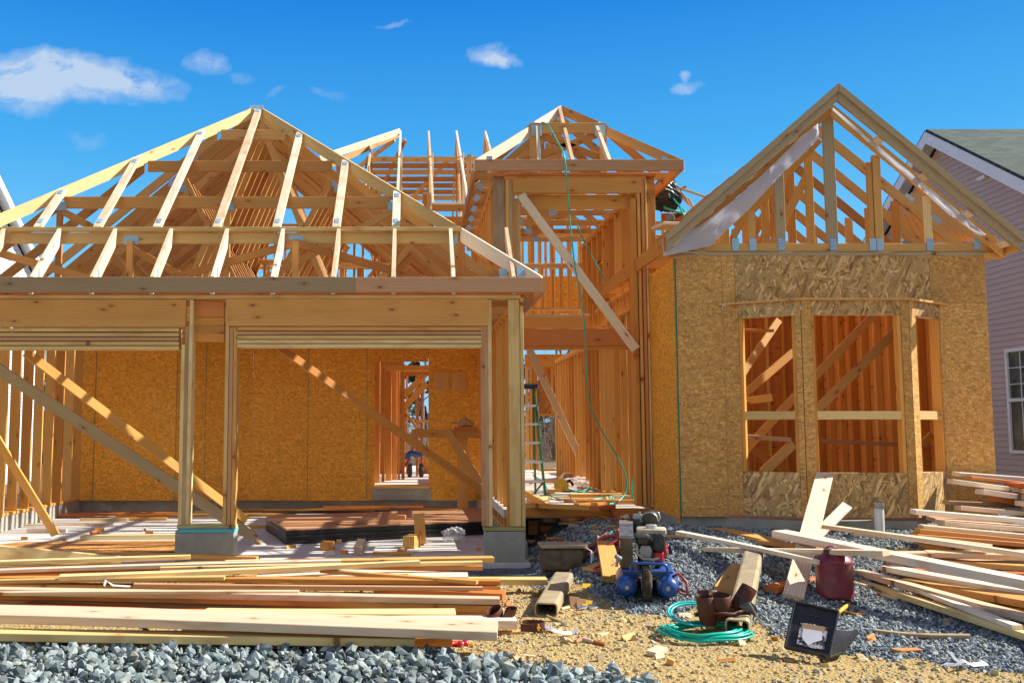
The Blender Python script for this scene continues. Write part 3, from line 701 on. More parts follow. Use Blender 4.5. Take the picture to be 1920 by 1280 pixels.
for s_ in (-1, 1):
    rafter('top_chord', (XTA+s_*WT, YTF+.72, ZTE), (XTA+s_*.46, YTF+.72, zap-.39), .12, TT)
    part('web', MB().beam((XTA+s_*.42, YTF+.7, ZT+.08), (XTA+s_*.42, YTF+.7, zap-.5), .085, .038, (1, 0, 0)), 'truss', TT)
    part('web', MB().beam((XTA-s_*.36, YTF+.74, zap-.5), (XTA+s_*.9, YTF+.74, ZT+.1), .085, .036, (1, 0, 0)), 'truss', TT)
    plate((XTA+s_*.38, YTF+.678, zap-.47), TT, .13, .14)
for x, tp in ((-.38, .47), (.0, 0.03), (.42, .47)):
    rafter('jack_rafter', (XTA+x-.06, YTF+.03, ZTE), (XTA+x*.9-.03, YTF+WT-tp-.03, zap-ST*tp), .10, m='pine')
for k in range(6):
    Y = YTF+WT+.25+.61*k
    T = rafter('roof_truss', (XTR, Y, ZTE), (XTA+.01, Y, zap), .12); rafter('top_chord', (XTL, Y, ZTE), (XTA-.01, Y, zap), .12, T)
    part('bottom_chord', MB().beam((XTL, Y, ZT+.07), (XTR, Y, ZT+.07), .075, .033), 'truss', T)
    part('web', MB().beam((XTA, Y, ZT+.1), (XTA, Y, zap-.1), .085, .036, (1, 0, 0)), 'truss', T)
    for s_ in (-1, 1): part('web', MB().beam((XTA, Y+.001, ZT+.1), (XTA+s_*WT*.5, Y, zap-ST*WT*.5-.1), .085, .034, (1, 0, 0)), 'truss', T)
    plate((XTL+.16, Y-.022, ZT+.12), T, .07, .09, up=(.5, 0, 1)); plate((XTA-.3+.2*(k % 3), Y-.063+.042, ZT+.07), T, .12, .08)

# -- roof of the wing behind: trusses seen on edge
for k, (x, xe, ye) in enumerate([(696, 690, 380), (751, 741, 365), (804, 811, 388), (856, 877, 385), (910, 938, 380)]):
    pa_ = P(x, 245 if k else 268, 10.4); X = pa_.x; pe = V((X, 5.9+.0*k, P(800, 388, 5.9).z))
    if k == 0: pe = V((X, 7.3, 5.45))
    T = rafter('roof_truss', pe, pa_, .16, m='pine'); rafter('top_chord', (X, 2*10.4-pe.y, pe.z), pa_, .16, T)
    part('bottom_chord', MB().beam((X, pe.y, pe.z-.2), (X, 14.9, pe.z-.2), .09, .033, (0, 0, 1)), 'truss', T)
    part('web', MB().beam((X, 10.4, pe.z-.2), (X, 10.4, pa_.z-.2), .085, .038, (0, 1, 0)), 'truss', T)
    part('web', MB().beam((X+.04, 8.6, pe.z-.2), (X+.04, 8.6, pa_.z-1.05), .085, .038, (0, 1, 0)), 'pine', T)
    part('web', MB().beam((X, 8.2, pe.z-.2), (X, 10.2, pa_.z-.3), .085, .038, (0, 1, 0)), 'truss', T)
for k, y in enumerate([299, 311, 323, 336, 348, 360, 371]):
    Y = 9.8+.55*k; part('purlin', MB().beam(P(686-1.5*k, y, Y), P(896-2*k, y, Y), .11, .05, (0, 0, 1)), 'truss')
part('hip_rafter', MB().beam(P(600, 298, 8.2), P(750, 247, 10.3), .14, .038, (0, 0, 1)), 'pine')
part('hip_rafter', MB().beam(P(600, 318, 9.5), P(748, 252, 10.9), .12, .038, (0, 0, 1)), 'truss')
part('ledger', MB().beam(P(811, 390, 5.9), P(877, 390, 5.9), .11, .05, (0, 0, 1)), 'truss')
part('ledger', MB().beam(P(809, 383, 6.0), P(875, 383, 6.0), .03, .14, (0, 0, 1)), 'pine')
for x0, y0, x1, y1, Y0, Y1 in [(700, 385, 760, 262, 11.5, 10.6), (760, 385, 840, 300, 12, 11), (865, 400, 868, 300, 10, 10), (650, 330, 740, 262, 12, 10.8), (880, 470, 880, 290, 8.5, 8.5), (893, 520, 893, 330, 7.5, 7.5)]:
    part('brace', MB().beam(P(x0, y0, Y0), P(x1, y1, Y1), .10, .038), 'truss')
# -- roof bits to the right of the tower
for x0, y0, x1, y1, Y, m in [(1252, 345, 1330, 372, 6, 'pine'), (1262, 352, 1310, 400, 6, 'truss'), (1275, 360, 1325, 420, 6.4, 'truss'), (1245, 395, 1300, 400, 5, 'stud'), (1285, 350, 1250, 372, 6, 'truss'), (1290, 372, 1306, 404, 5.5, 'pine')]:
    part('rafter_tail', MB().beam(P(x0, y0, Y), P(x1, y1, Y), .08, .038, (0, 1, .3)), m)
part('ledger', MB().box(P(1250, 424, .5), (.22, .30, .035), .2), 'pine')
face_board('header_piece', 1240, 410, 1300, 410, 2.2, .14, .04, 'red')

# -- bay window room
RX0, RX1, RZ0, RZ1 = 2.735, 5.995, .47, 3.19
part('foundation', MB().poly([(RX0-.03, 0.05, 0), (3.2, 0.05, 0), (3.86, -.36, 0), (4.98, -.36, 0), (5.55, 0.05, 0), (RX1, 0.05, 0), (RX1, 4.6, 0), (RX0-.03, 4.6, 0)][::-1], (0, 0, .452), u=(1, 0, 0)), 'concrete')
BX = [3.245, 3.885, 4.965, 5.53]; BY = -.40
zt = P(1600, 558, BY).z; zo1 = P(1600, 590, BY).z; zo0 = P(1600, 886, BY).z; zb0 = P(1600, 970, BY).z
panel('sheathing_panel', (RX0, 0), (3.235, 0), RZ0-.01, P(1300, 478, 0).z, 'osb'); 
xm = P(1376, 500, 0).x; panel('sheathing_panel', (3.238, 0), (xm, 0), zt, P(1300, 478, 0).z, 'osb')
panel('sheathing_panel', (xm+.003, 0), (P(1741, 500, 0).x, 0), zt-.02, P(1500, 477, 0).z, 'osbflake', front=(0, -1))
panel('sheathing_panel', (P(1741, 500, 0).x+.003, 0), (RX1, 0), zt-.0, P(1500, 475, 0).z, 'osb')
panel('sheathing_panel', (5.535, 0), (RX1, 0), RZ0-.01, zt-.003, 'osb')
panel('sheathing_panel', (RX0-.0, .001), (RX0-.0, .98), .40, 3.12, 'osbin', front=(-1, 0)); panel('sheathing_panel', (RX1, 0), (RX1, 4.5), .45, 3.15, 'osb', front=(1, 0))
part('chalk_line', MB().box((RX0+.012, -.0135, 1.8), (.016, .003, 2.68)), 'greenline')
def facet(a, b_, o0, o1, n, mf='osb', mo='osbflake'):
    a, b_ = V((*a, 0)), V((*b_, 0)); d = b_-a; q0, q1 = a+d*o0, a+d*o1
    pp = lambda p: (p.x, p.y)
    panel('sheathing_panel', pp(a), pp(q0), zb0, zt-.03, mf, front=n); panel('sheathing_panel', pp(q1), pp(b_), zb0, zt-.03, mf, front=n)
    panel('sheathing_panel', pp(q0+d*.004), pp(q1-d*.004), zo1, zt-.03, mo, front=n); panel('sheathing_panel', pp(q0+d*.004), pp(q1-d*.004), zb0, zo0, mo, front=n)
    nv = V((*n, 0)).normalized(); up = V((0, 0, 1))
    for q, s_ in ((q0, 1), (q1, -1)):
        e = q+d.normalized()*(.018*s_)
        part('post', MB().beam(e+up*zo0-nv*.045, e+up*zo1-nv*.045, .088, .036, nv), 'stud')
    for z in (zo0-.02, zo1+.02): part('window_sill', MB().beam(q0+up*z-nv*.045, q1+up*z-nv*.045, .088, .036, nv), 'pine')
    part('window_rail', MB().beam(q0+up*P(1600, 778, BY).z-nv*.02, q1+up*P(1600, 778, BY).z-nv*.02, .085, .036, up), 'yellow')
facet((BX[0], 0), (BX[1], BY), .20, .93, (-.53, -.85)); facet((BX[1]+.003, BY), (BX[2]-.003, BY), .09, .93, (0, -1)); facet((BX[2], BY), (BX[3], 0), .16, .90, (.57, -.82))
up = V((0, 0, 1))
part('bay_top_plate', MB().poly([(3.18, -.02, zt-.028), (3.87, BY-.05, zt-.028), (4.98, BY-.05, zt-.028), (5.6, -.02, zt-.028)], (0, 0, .022), u=(1, 0, 0)), 'fir')
# inside of the room
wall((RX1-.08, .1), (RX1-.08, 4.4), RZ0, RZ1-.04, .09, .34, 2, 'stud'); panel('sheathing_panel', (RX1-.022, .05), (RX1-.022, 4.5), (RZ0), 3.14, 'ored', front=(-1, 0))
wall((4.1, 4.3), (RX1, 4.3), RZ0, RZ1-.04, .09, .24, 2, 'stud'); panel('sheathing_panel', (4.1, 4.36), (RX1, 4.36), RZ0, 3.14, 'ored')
wall((RX0+.05, 1.0), (RX0+.05, 4.3), RZ0, RZ1-.04, .09, .406, 2, 'stud')
wall((RX0+.1, 4.5), (4.0, 4.5), RZ0, RZ1-.04, .09, .406, 1, 'stud', merge=True, skip=((.25, .7),))
wall((RX0, .06), (3.22, .06), RZ0, RZ1-.04, .09, .406, 2, 'stud', merge=True); wall((5.56, .06), (RX1-.1, .06), RZ0, RZ1-.04, .09, .406, 2, 'stud', merge=True)
for a in [(1520, 714, .9, 1640, 588, 1.3, .09, 'stud'), (1524, 775, .25, 1695, 606, .55, .09, 'fir'), (1392, 700, 2.2, 1460, 600, 2.6, .09, 'stud'), (1392, 742, 1.2, 1487, 660, 1.5, .09, 'stud'),
          (1396, 845, 1.0, 1492, 742, 1.2, .09, 'stud'), (1430, 886, .3, 1487, 832, .4, .10, 'fir'), (1405, 838, 1.6, 1490, 895, 1.8, .09, 'stud'),
          (1520, 825, 1.2, 1745, 836, 1.0, .045, 'pinkf'), (1392, 818, .3, 1482, 824, .35, .05, 'pinkf'), (1392, 752, .5, 1448, 745, .4, .08, 'fir'), (1730, 832, .4, 1748, 815, .4, .08, 'stud'),
          (1395, 619, .3, 1450, 620, .3, .03, 'stud')]:
    brace(*a)
# -- gable roof of the room
GA = P(1567, 165, -.22); GR = P(1905, 441, -.22); GLx = 2*GA.x-GR.x
GS = (GA.z-GR.z)/(GR.x-GA.x); zge = GR.z
def gtruss(Y, m='truss', ver=True):
    e = .02; T = rafter('roof_truss', (GR.x-e, Y, zge-.03), (GA.x+.01, Y, GA.z-.05), .125, m=m)
    rafter('top_chord', (GLx+e, Y, zge-.03), (GA.x-.01, Y, GA.z-.05), .125, T, m)
    zc_ = RZ1+.07
    part('bottom_chord', MB().beam((GLx+.05, Y, zc_), (GR.x-.08, Y, zc_), .09, .033), 'fir' if m == 'gray' else 'stud', T)
    return T, zc_
T0, zc_ = gtruss(.02, 'gray')
for x, y, w_, m in [(1408, 395, .075, 'fir'), (1459, 318, .10, 'gray'), (1551, 216, .115, 'gray'), (1628, 305, .05, 'fir'), (1641, 292, .085, 'fir'), (1737, 368, .07, 'yellow'), (1377, 430, .05, 'fir')]:
    a = P(x, y, .02); T = part('web', MB().beam((a.x, .022, zc_+.04), (a.x, .022, a.z), w_, .04, (1, 0, 0)), m, T0)
    plate((a.x, -.003, zc_+.03), T0, .07, .13)
for x in (1832, 1862): plate((P(x, 455, 0).x, -.003, zc_+.04+(.02 if x > 1850 else 0)), T0, .07, .12)
for k in range(1, 9):
    T, _ = gtruss(.02+.5*k)
    if k < 4 or k % 2:
        xs_ = [(-1.35, .3), (-.95, .3), (-.5, .4), (.0, 0), (.95, 0)] if k == 1 else [(-.9, 0), (0, 0), (.9, 0)]
        for x, _q in xs_:
            part('web', MB().beam((GA.x+x, .02+.5*k, zc_), (GA.x+x, .02+.5*k, GA.z-GS*abs(x)-.2), .085, .036, (1, 0, 0)), 'stud', T)
        part('web', MB().beam((GA.x-.5, .02+.5*k, zc_), (GA.x-.0, .02+.5*k, GA.z-.7), .085, .034, (1, 0, 0)), 'stud', T)
# diagonal member crossing left of the apex
part('brace', MB().beam(P(1380, 425, .35), P(1535, 262, .35), .09, .038, (1, 0, -1)), 'stud')
part('roof_panel', MB().poly([P(1722, 352, 1.5), P(1840, 452, .7), P(1700, 452, 1.6), P(1670, 392, 1.7)], (0, .04, 0)), 'truss')
for x, y in ((1701, 376), (1752, 417)): plate(P(x, y, .9), T0, .14, .12, up=(1, 0, -.8))
def rake(Y, dz0, h, t_, m, dx=0.0):
    for s_ in (1, -1):
        e = V((GA.x+s_*(GR.x-GA.x+dx), Y, zge-GS*dx+dz0)); p = V((GA.x+s_*.002, Y, GA.z+dz0)); rafter('rake_board', e, p, h, m=m, t=t_)
rake(-.24, .0, .155, .038, 'gray', .02); rake(-.275, .024, .08, .036, 'gray', .03)
rake(-.06, -.10, .14, .038, 'stud', -.05)
for s_ in (1, -1):   # lookouts between rake and truss
    for q in (.25, .5, .75, .95):
        x = GA.x+s_*(GR.x-GA.x)*q; z = GA.z-GS*abs(x-GA.x)-.15
        part('lookout', MB().beam((x, -.22, z), (x, -.03, z), .08, .038, (s_, 0, -GS)), 'pine')
zg_ = P(1890, 458, -.2).z
part('fascia_board', MB().beam((GR.x+.0, -.25, zg_), (GR.x+.0, 4.4, zg_), .15, .038), 'stud')
part('fascia_board', MB().beam((GLx-.02, -.22, zg_), (GLx-.02, 2.9, zg_), .15, .038), 'stud')
part('top_plate', MB().beam((RX0-.03, .03, RZ1+.0), (RX1+.02, .03, RZ1+.0), .10, .036, (0, 1, 0)), 'gray')
part('soffit_board', MB().box(((RX1+GR.x)/2+.0, .02, RZ1-.02), (.22, .09, .05)), 'stud')
# house wrap hanging under the rake
def sheet(name, ptsA, ptsB, Y, m, n=6, th=.006, amp=.035, seed=0, parent=None, **k):
    vs, fs = [], []; L = len(ptsA); rr = random.Random(seed); K = 5
    A = [P(x, y, Y+dy) for (x, y, dy) in ptsA]; B = [P(x, y, Y+dy) for (x, y, dy) in ptsB]
    def sub(Q):
        o = []
        for i in range(len(Q)-1): o += [Q[i].lerp(Q[i+1], j/K) for j in range(K)]
        return o+[Q[-1]]
    A, B = sub(A), sub(B); L = len(A)
    for i in range(L):
        for j in range(n+1):
            p = A[i].lerp(B[i], j/n); p = p+V((0, -1, 0))*amp*(mnoise.noise(V((p.x*7+seed, p.z*7, 1)))+.5*mnoise.noise(V((p.x*19, p.z*19, seed))))
            if 0 < j < n or 1: vs.append(p)
    N = len(vs); vs += [v+V((0, th, 0)) for v in vs]
    for i in range(L-1):
        for j in range(n):
            a = i*(n+1)+j; fs += [(a, a+1, a+n+2, a+n+1), (a+N, a+n+1+N, a+n+2+N, a+1+N)]
    mb = MB(); mb.add(vs, fs, [(p.x, p.z, 0) for p in vs], .5)
    return mb.build(name, Mt[m], parent, smooth=True, **k)
sheet('house_wrap', [(1533, 232, 0), (1500, 258, 0), (1440, 318, 0), (1380, 372, 0), (1310, 425, 0), (1242, 448, -.06)],
      [(1536, 258, 0), (1512, 284, 0), (1462, 330, 0), (1402, 395, 0), (1330, 462, 0), (1244, 480, -.08)], -.13, 'wrap', seed=2, parent=H)
sheet('house_wrap', [(1562, 202, 0), (1640, 268, 0), (1720, 334, 0), (1790, 390, 0), (1850, 440, 0)], [(1561, 206, 0), (1637, 276, 0), (1716, 344, 0), (1781, 403, 0), (1838, 443, 0)], -.12, 'wrap', amp=.015, seed=5, parent=H)
# -- rear rooms seen through the doorways
def rearw(x0, x1, y0, y1, Y, n, m='stud', w_=.05):
    for i in range(n):
        x = x0+(x1-x0)*(i+.5)/n; a, b_ = P(x, y0, Y), P(x, y1, Y)
        FAR.beam((a.x, Y, b_.z), (a.x, Y, a.z), w_, .09, (1, 0, 0))
for x0, x1, y0, y1, Y, w_, m in [(703, 712, 678, 912, 6.3, .10, 'red'), (716, 722, 690, 912, 6.7, .05, 'stud'), (724, 734, 690, 910, 7.0, .10, 'stud'), (736, 744, 690, 910, 7.2, .09, 'red'), (746, 750, 690, 910, 7.4, .04, 'stud'),
                              (753, 759, 690, 905, 7.6, .06, 'stud'), (780, 784, 700, 900, 8.5, .05, 'stud'), (789, 792, 700, 900, 9.0, .04, 'red'), (762, 764, 700, 905, 9.5, .04, 'stud')]:
    a, b_ = P((x0+x1)/2, y0, Y), P((x0+x1)/2, y1, Y)
    part('rear_stud', MB().beam((a.x, Y, zfl), (a.x, Y, a.z), w_, .09, (1, 0, 0)), m)
for a in [(758, 742, 8, 800, 698, 8, .12), (758, 764, 8.2, 800, 718, 8.2, .12), (758, 770, 7.8, 782, 802, 7.8, .05)]: brace(*a)
face_board('rear_header', 700, 690, 806, 690, 6.9, .10); face_board('rear_header', 757, 700, 806, 700, 8.0, .09); face_board('window_rail', 780, 789, 806, 789, 8.4, .05)
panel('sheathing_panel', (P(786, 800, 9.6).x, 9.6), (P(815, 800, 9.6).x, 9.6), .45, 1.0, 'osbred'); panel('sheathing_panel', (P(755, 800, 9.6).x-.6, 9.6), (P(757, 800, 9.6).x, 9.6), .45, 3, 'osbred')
# rear wall of the foyer
YR = 9.2
face_board('rear_header', 984, 676, 1090, 676, YR-.1, .26, .05, 'stud'); face_board('rear_header', 1168, 690, 1192, 690, 4.6, .3, .05, 'stud')
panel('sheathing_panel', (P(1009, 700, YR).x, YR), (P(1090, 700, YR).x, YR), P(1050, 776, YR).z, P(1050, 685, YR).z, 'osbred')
for x, y0, y1, w_ in [(989, 680, 880, .06), (996, 680, 880, .05), (1004, 680, 880, .10), (1036, 690, 775, .04), (1062, 690, 775, .04), (1045, 778, 880, .04), (1090, 650, 880, .12), (1098, 650, 885, .05)]:
    upright('rear_stud', x, y0, y1, YR-.12 if x < 1080 else YR-1.5, w_, .09, 'stud' if x != 1090 else 'red')
face_board('window_rail', 1007, 777, 1087, 777, YR-.14, .045)
brace(993, 656, 4.0, 1098, 880, 6.3, .11, 'pine')
for x0, y0, x1, y1, Y, w_ in [(1170, 774, 1200, 774, 4.4, .12), (1172, 840, 1195, 818, 4.8, .12), (1172, 770, 1190, 756, 5.4, .05)]:
    part('brace', MB().beam(P(x0, y0, Y), P(x1, y1, Y), w_, .038, (0, 0, 1)), 'stud')
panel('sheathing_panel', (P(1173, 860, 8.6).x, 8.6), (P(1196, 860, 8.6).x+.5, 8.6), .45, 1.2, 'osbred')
upright('post', 1196, 420, 948, 1.1, .05, .12, 'stud')
part('deck_edge', MB().beam((1.2, .98, .42), (2.74, .98, .42), .09, .04), 'stud'); part('deck_edge', MB().beam(P(986, 925, 2.2), P(1040, 958, 1.0), .09, .04), 'stud')
if FAR.v: part('stud', FAR, 'stud', kind='stuff')

# ------------------------------------------------------------------ neighbours
def Q(px, py, X):
    d = ddir(px, py); return CAM + d*(X/d.x)
def side_house(label, X, apx, foot, zbot, half, m, sgn, step, deep, roofm='shingles'):
    ap = Q(*apx, X); f = Q(*foot, X); s_ = abs((ap.z-f.z)/(ap.y-f.y)); 
    N = empty('neighbouring_house', (X, ap.y, zbot), label, 'house')
    mb = MB(); z = zbot; zt_ = ap.z-.22; ze = ap.z-half*s_
    def yl(z): return min(half-.35, max(0, (zt_-z)/s_))
    while z < zt_-.02:
        h = min(step, zt_-z); a, b_ = yl(z), yl(z+h)
        X0, X1 = X-sgn*.02, X-sgn*.004
        vs = [(X0, ap.y-a, z), (X0, ap.y+a, z), (X1, ap.y+b_, z+h), (X1, ap.y-b_, z+h), (X+sgn*.1, ap.y-a, z), (X+sgn*.1, ap.y+a, z), (X+sgn*.1, ap.y+b_, z+h), (X+sgn*.1, ap.y-b_, z+h)]
        if sgn > 0: fs = [(3, 2, 1, 0), (0, 1, 5, 4), (2, 3, 7, 6), (4, 5, 6, 7), (0, 4, 7, 3), (1, 2, 6, 5)]
        else: fs = [(0, 1, 2, 3), (4, 5, 1, 0), (6, 7, 3, 2), (7, 6, 5, 4), (3, 7, 4, 0), (5, 6, 2, 1)]
        mb.add(vs, fs, vs, .5); z += h
    mb.build('siding_wall', m, N)
    MB().box((X+sgn*(deep/2+.1), ap.y, (zbot+ze)/2), (deep, 2*half-.9, ze-zbot)).build('wall', m, N)
    for q in (-1, 1):
        a, b_ = V((X-sgn*.30, ap.y, ap.z)), V((X-sgn*.30, ap.y+q*half, ap.z-half*s_))
        nrm = V((0, q*s_, 1)).normalized()
        MB().poly([a, b_, b_+V((sgn*(deep+.6), 0, 0)), a+V((sgn*(deep+.6), 0, 0))], nrm*.05, u=(1, 0, 0)).build('roof', Mt[roofm], N)
        MB().poly([a-V((sgn*.02, 0, .003)), b_-V((sgn*.02, 0, .003)), b_-V((sgn*.02, 0, .24)), a-V((sgn*.02, 0, .24))], (sgn*.025, 0, 0)).build('rake_board', Mt['trim'], N)
        MB().poly([a-V((-sgn*.01, 0, .10)), b_-V((-sgn*.01, 0, .10)), b_+V((sgn*.30, 0, -.10)), a+V((sgn*.30, 0, -.10))], (0, 0, .02)).build('soffit', Mt['trim'], N)
    return N, ap, s_
NR, ap, s_ = side_house('neighbouring house at the right edge with pinkish beige siding and green shingle roof', 10.5, (1764, 247), (1931, 327), -.2, 6.2, Mt['sidingp'], 1, .104, 9)
a, b_ = Q(1893, 661, 10.5), Q(1893, 843, 10.5); y1_ = a.y; y0_ = y1_-.95; z0_, z1_ = b_.z, a.z; zm = Q(1900, 750, 10.5).z
def wbar(name, ya, yb, za, zb, d_, m, par): return MB().box((10.5-.012-d_/2, (ya+yb)/2, (za+zb)/2), (d_, abs(yb-ya), abs(zb-za))).build(name, m, par)
wf = wbar('window', y0_, y1_, z0_, z1_, .012, Mt['glass'], NR)
for (ya, yb, za, zb) in ((y0_-.06, y0_, z0_-.06, z1_+.06), (y1_, y1_+.06, z0_-.06, z1_+.06), (y0_, y1_, z1_, z1_+.06), (y0_, y1_, z0_-.06, z0_), (y0_, y1_, zm-.03, zm+.03)):
    wbar('window_frame', ya, yb, za, zb, .05, Mt['trim'], wf)
for q in (.33, .67): wbar('muntin', y0_+(y1_-y0_)*q-.008, y0_+(y1_-y0_)*q+.008, z0_, z1_, .025, Mt['trim'], wf)
for q in (.33, .67): wbar('muntin', y0_, y1_, zm+(z1_-zm)*q-.008, zm+(z1_-zm)*q+.008, .026, Mt['trim'], wf)
wbar('window_frame', Q(1352*0+1695, 470, 10.5).y-.5, Q(1695, 470, 10.5).y, Q(1695, 470, 10.5).z-.8, Q(1695, 470, 10.5).z+.25, .05, Mt['trim'], NR)
wbar('window', Q(1695, 470, 10.5).y-.44, Q(1695, 470, 10.5).y-.06, Q(1695, 470, 10.5).z-.74, Q(1695, 470, 10.5).z+.19, .06, Mt['glass'], NR)
q_ = Q(1846, 334, 10.5); MB().box((10.46, q_.y, q_.z), (.08, .22, .07)).build('wall_vent', Mt['trim'], NR)
NL, ap2, _ = side_house('white sided neighbouring house at the far left edge, seen past the garage roof', -10.5, (-97, 180), (14, 406), -.2, 6.0, Mt['sidingw'], -1, .114, 8)
NL.name = 'neighbouring_house'
# small white roof glimpsed through the bay window is left to the far house behind
NB = empty('neighbouring_house', (14.5, 24, .3), 'small white gabled house behind the lot, glimpsed through the bay window framing', 'house')
MB().box((14.5, 26, 2.0), (5, 6, 3.6)).build('wall', Mt['sidingw'], NB)
for q in (-1, 1): MB().poly([(14.5, 22.8, 5.6), (14.5+q*2.9, 22.8, 3.6), (14.5+q*2.9, 29.3, 3.6), (14.5, 29.3, 5.6)], (q*.03, 0, .05), u=(0, 1, 0)).build('roof', Mt['shingles'], NB)
MB().poly([(12, 22.95, 3.75), (17, 22.95, 3.75), (14.5, 22.95, 5.45)], (0, .2, 0)).build('gable_wall', Mt['sidingw'], NB)

# ------------------------------------------------------------------ bare woods behind
def tree(x, y, h, seed, label):
    rr = random.Random(seed); z = gz(x, y)-.05; T = empty('bare_tree', (x, y, z), label, 'tree', 'bare trees behind the lot')
    tk, br = MB(), MB(); r0 = h*.011+.02
    pts = [V((x, y, z))]
    for i in range(9): pts.append(pts[-1]+V((rr.uniform(-.10, .10), rr.uniform(-.1, .1), h/9)))
    tk.tube(pts, [r0*(1-i/10.5) for i in range(10)], 7)
    def limb(p, d, L, r, lv):
        q = [p]; n = 5
        for i in range(n):
            d = (d+V((rr.uniform(-.3, .3), rr.uniform(-.3, .3), rr.uniform(-.1, .32)))).normalized(); q.append(q[-1]+d*L/n)
        br.tube(q, [r*(1-i/(n+.4)) for i in range(n+1)], 4 if lv else 5)
        if lv < 2:
            for k in range(4 if lv == 0 else 3):
                s_ = rr.choice(q[1:]); limb(s_, (d+V((rr.uniform(-1, 1), rr.uniform(-1, 1), rr.uniform(-.4, .8)))).normalized(), L*rr.uniform(.4, .65), r*.5, lv+1)
    for k in range(15):
        f_ = rr.uniform(.08, .98); i = int(f_*9); an = rr.uniform(0, 6.28)
        limb(pts[i].lerp(pts[i+1], f_*9-i), V((math.cos(an), math.sin(an), rr.uniform(.2, .9))).normalized(), h*rr.uniform(.16, .32), r0*.42*(1.1-f_), 0)
    tk.build('trunk', Mt['bark'], T, smooth=True); br.build('branches', Mt['twig'], T)
TP = [(-.9, 24, 6.5), (.4, 22.5, 5.8), (4.6, 21, 6.2), (5.6, 24, 6.6), (6.5, 20.5, 5.4), (7.4, 23, 6.4), (8.5, 21.5, 6.8), (9.5, 24, 6), (11, 22, 6.3), (2.5, 25, 6.4), (-3.6, 23, 6.2), (12.8, 21, 5.6)]
TL = ['in the gap seen through the garage doorway', 'just behind the garage doorway gap, shorter', 'left in the rear opening of the foyer', 'tall and set back in the rear opening of the foyer', 'low and nearest in the rear opening of the foyer',
      'right in the rear opening of the foyer', 'tall, seen right of the foyer stud wall', 'seen through the side opening right of the foyer wall', 'behind the left window of the bay room', 'between the garage doorway and the foyer', 'behind the middle of the garage back wall', 'rightmost behind the bay room, low']
for i, ((x, y, h), l) in enumerate(zip(TP, TL)): tree(x, y, h, 40+i, 'leafless grey brown tree '+l)
rr = random.Random(11); mb = MB()
for i in range(9000):
    x = rr.uniform(-26, 34); y = rr.uniform(27, 33); z = gz(x, y)+rr.random()**1.3*(4.4+1.2*mnoise.noise(V((x*.3, 0, 0)))); s_ = rr.uniform(.10, .26)
    n = V((rr.uniform(-1, 1), rr.uniform(-1, 1), rr.uniform(-1, 1))).normalized(); a = n.orthogonal()*s_; b_ = n.cross(a)
    p = V((x, y, z)); mb.add([p-a, p+b_*.7, p+a, p-b_*.7], [(0, 1, 2, 3)], [(0, 0, 0)]*4, rr.random())
mb.build('undergrowth', Mt['bush'], kind='stuff', label='dark evergreen thicket behind the bare trees', category='undergrowth')
mb = MB()
for i in range(2600):
    x = rr.uniform(-8, 18); y = rr.uniform(19, 27); z = gz(x, y); p = V((x, y, z-.05)); q = [p]; d = V((rr.uniform(-.5, .5), rr.uniform(-.5, .5), 1)).normalized()
    for k in range(4): d = (d+V((rr.uniform(-.35, .35), rr.uniform(-.35, .35), rr.uniform(-.1, .1)))).normalized(); q.append(q[-1]+d*rr.uniform(.25, .75))
    mb.tube(q, [.014, .011, .008, .006, .003], 3)
mb.build('brushwood', Mt['twig'], kind='stuff', label='tangle of thin bare stems under the trees', category='brush')

# ------------------------------------------------------------------ loose lumber
def upv(z): return V((0, 0, z))
def board(e0, e1, w_, t_, m, label, group=None, rise=0.0, name='board', cat='board', tint=None):
    """e0,e1: top front edge, each (px, py, z) ; width runs away from the street"""
    a, b_ = [Pz(x, y, z) if k == 0 else P(x, y, z) for (x, y, z, k) in ((*e, 0) if len(e) == 3 else (e[0], e[1], e[2], 1) for e in (e0, e1))]
    u_ = (b_-a).normalized()
    if e1[0] >= 1990: b_ = b_+u_*rnd.uniform(.5, 1.4)          # the boards run on beyond the frame
    if e0[0] <= -60: a = a-u_*rnd.uniform(.3, 1.1)
    wd = V((-u_.y, u_.x, 0)).normalized(); wd = wd if wd.y > 0 or abs(wd.y) < .2 else -wd
    wd = (wd+V((0, 0, rise))).normalized(); n = u_.cross(wd); n = n if n.z > 0 else -n
    c = wd*w_/2-n*t_/2
    return MB().bowed(a+c, b_+c, w_, t_, wd, .004, rnd.uniform(-.012, .012), rnd.uniform(-.05, .05), tint=tint).build(name, Mt[m], label=label, category=cat, group=group)
gl = 'boards heaped before the garage'
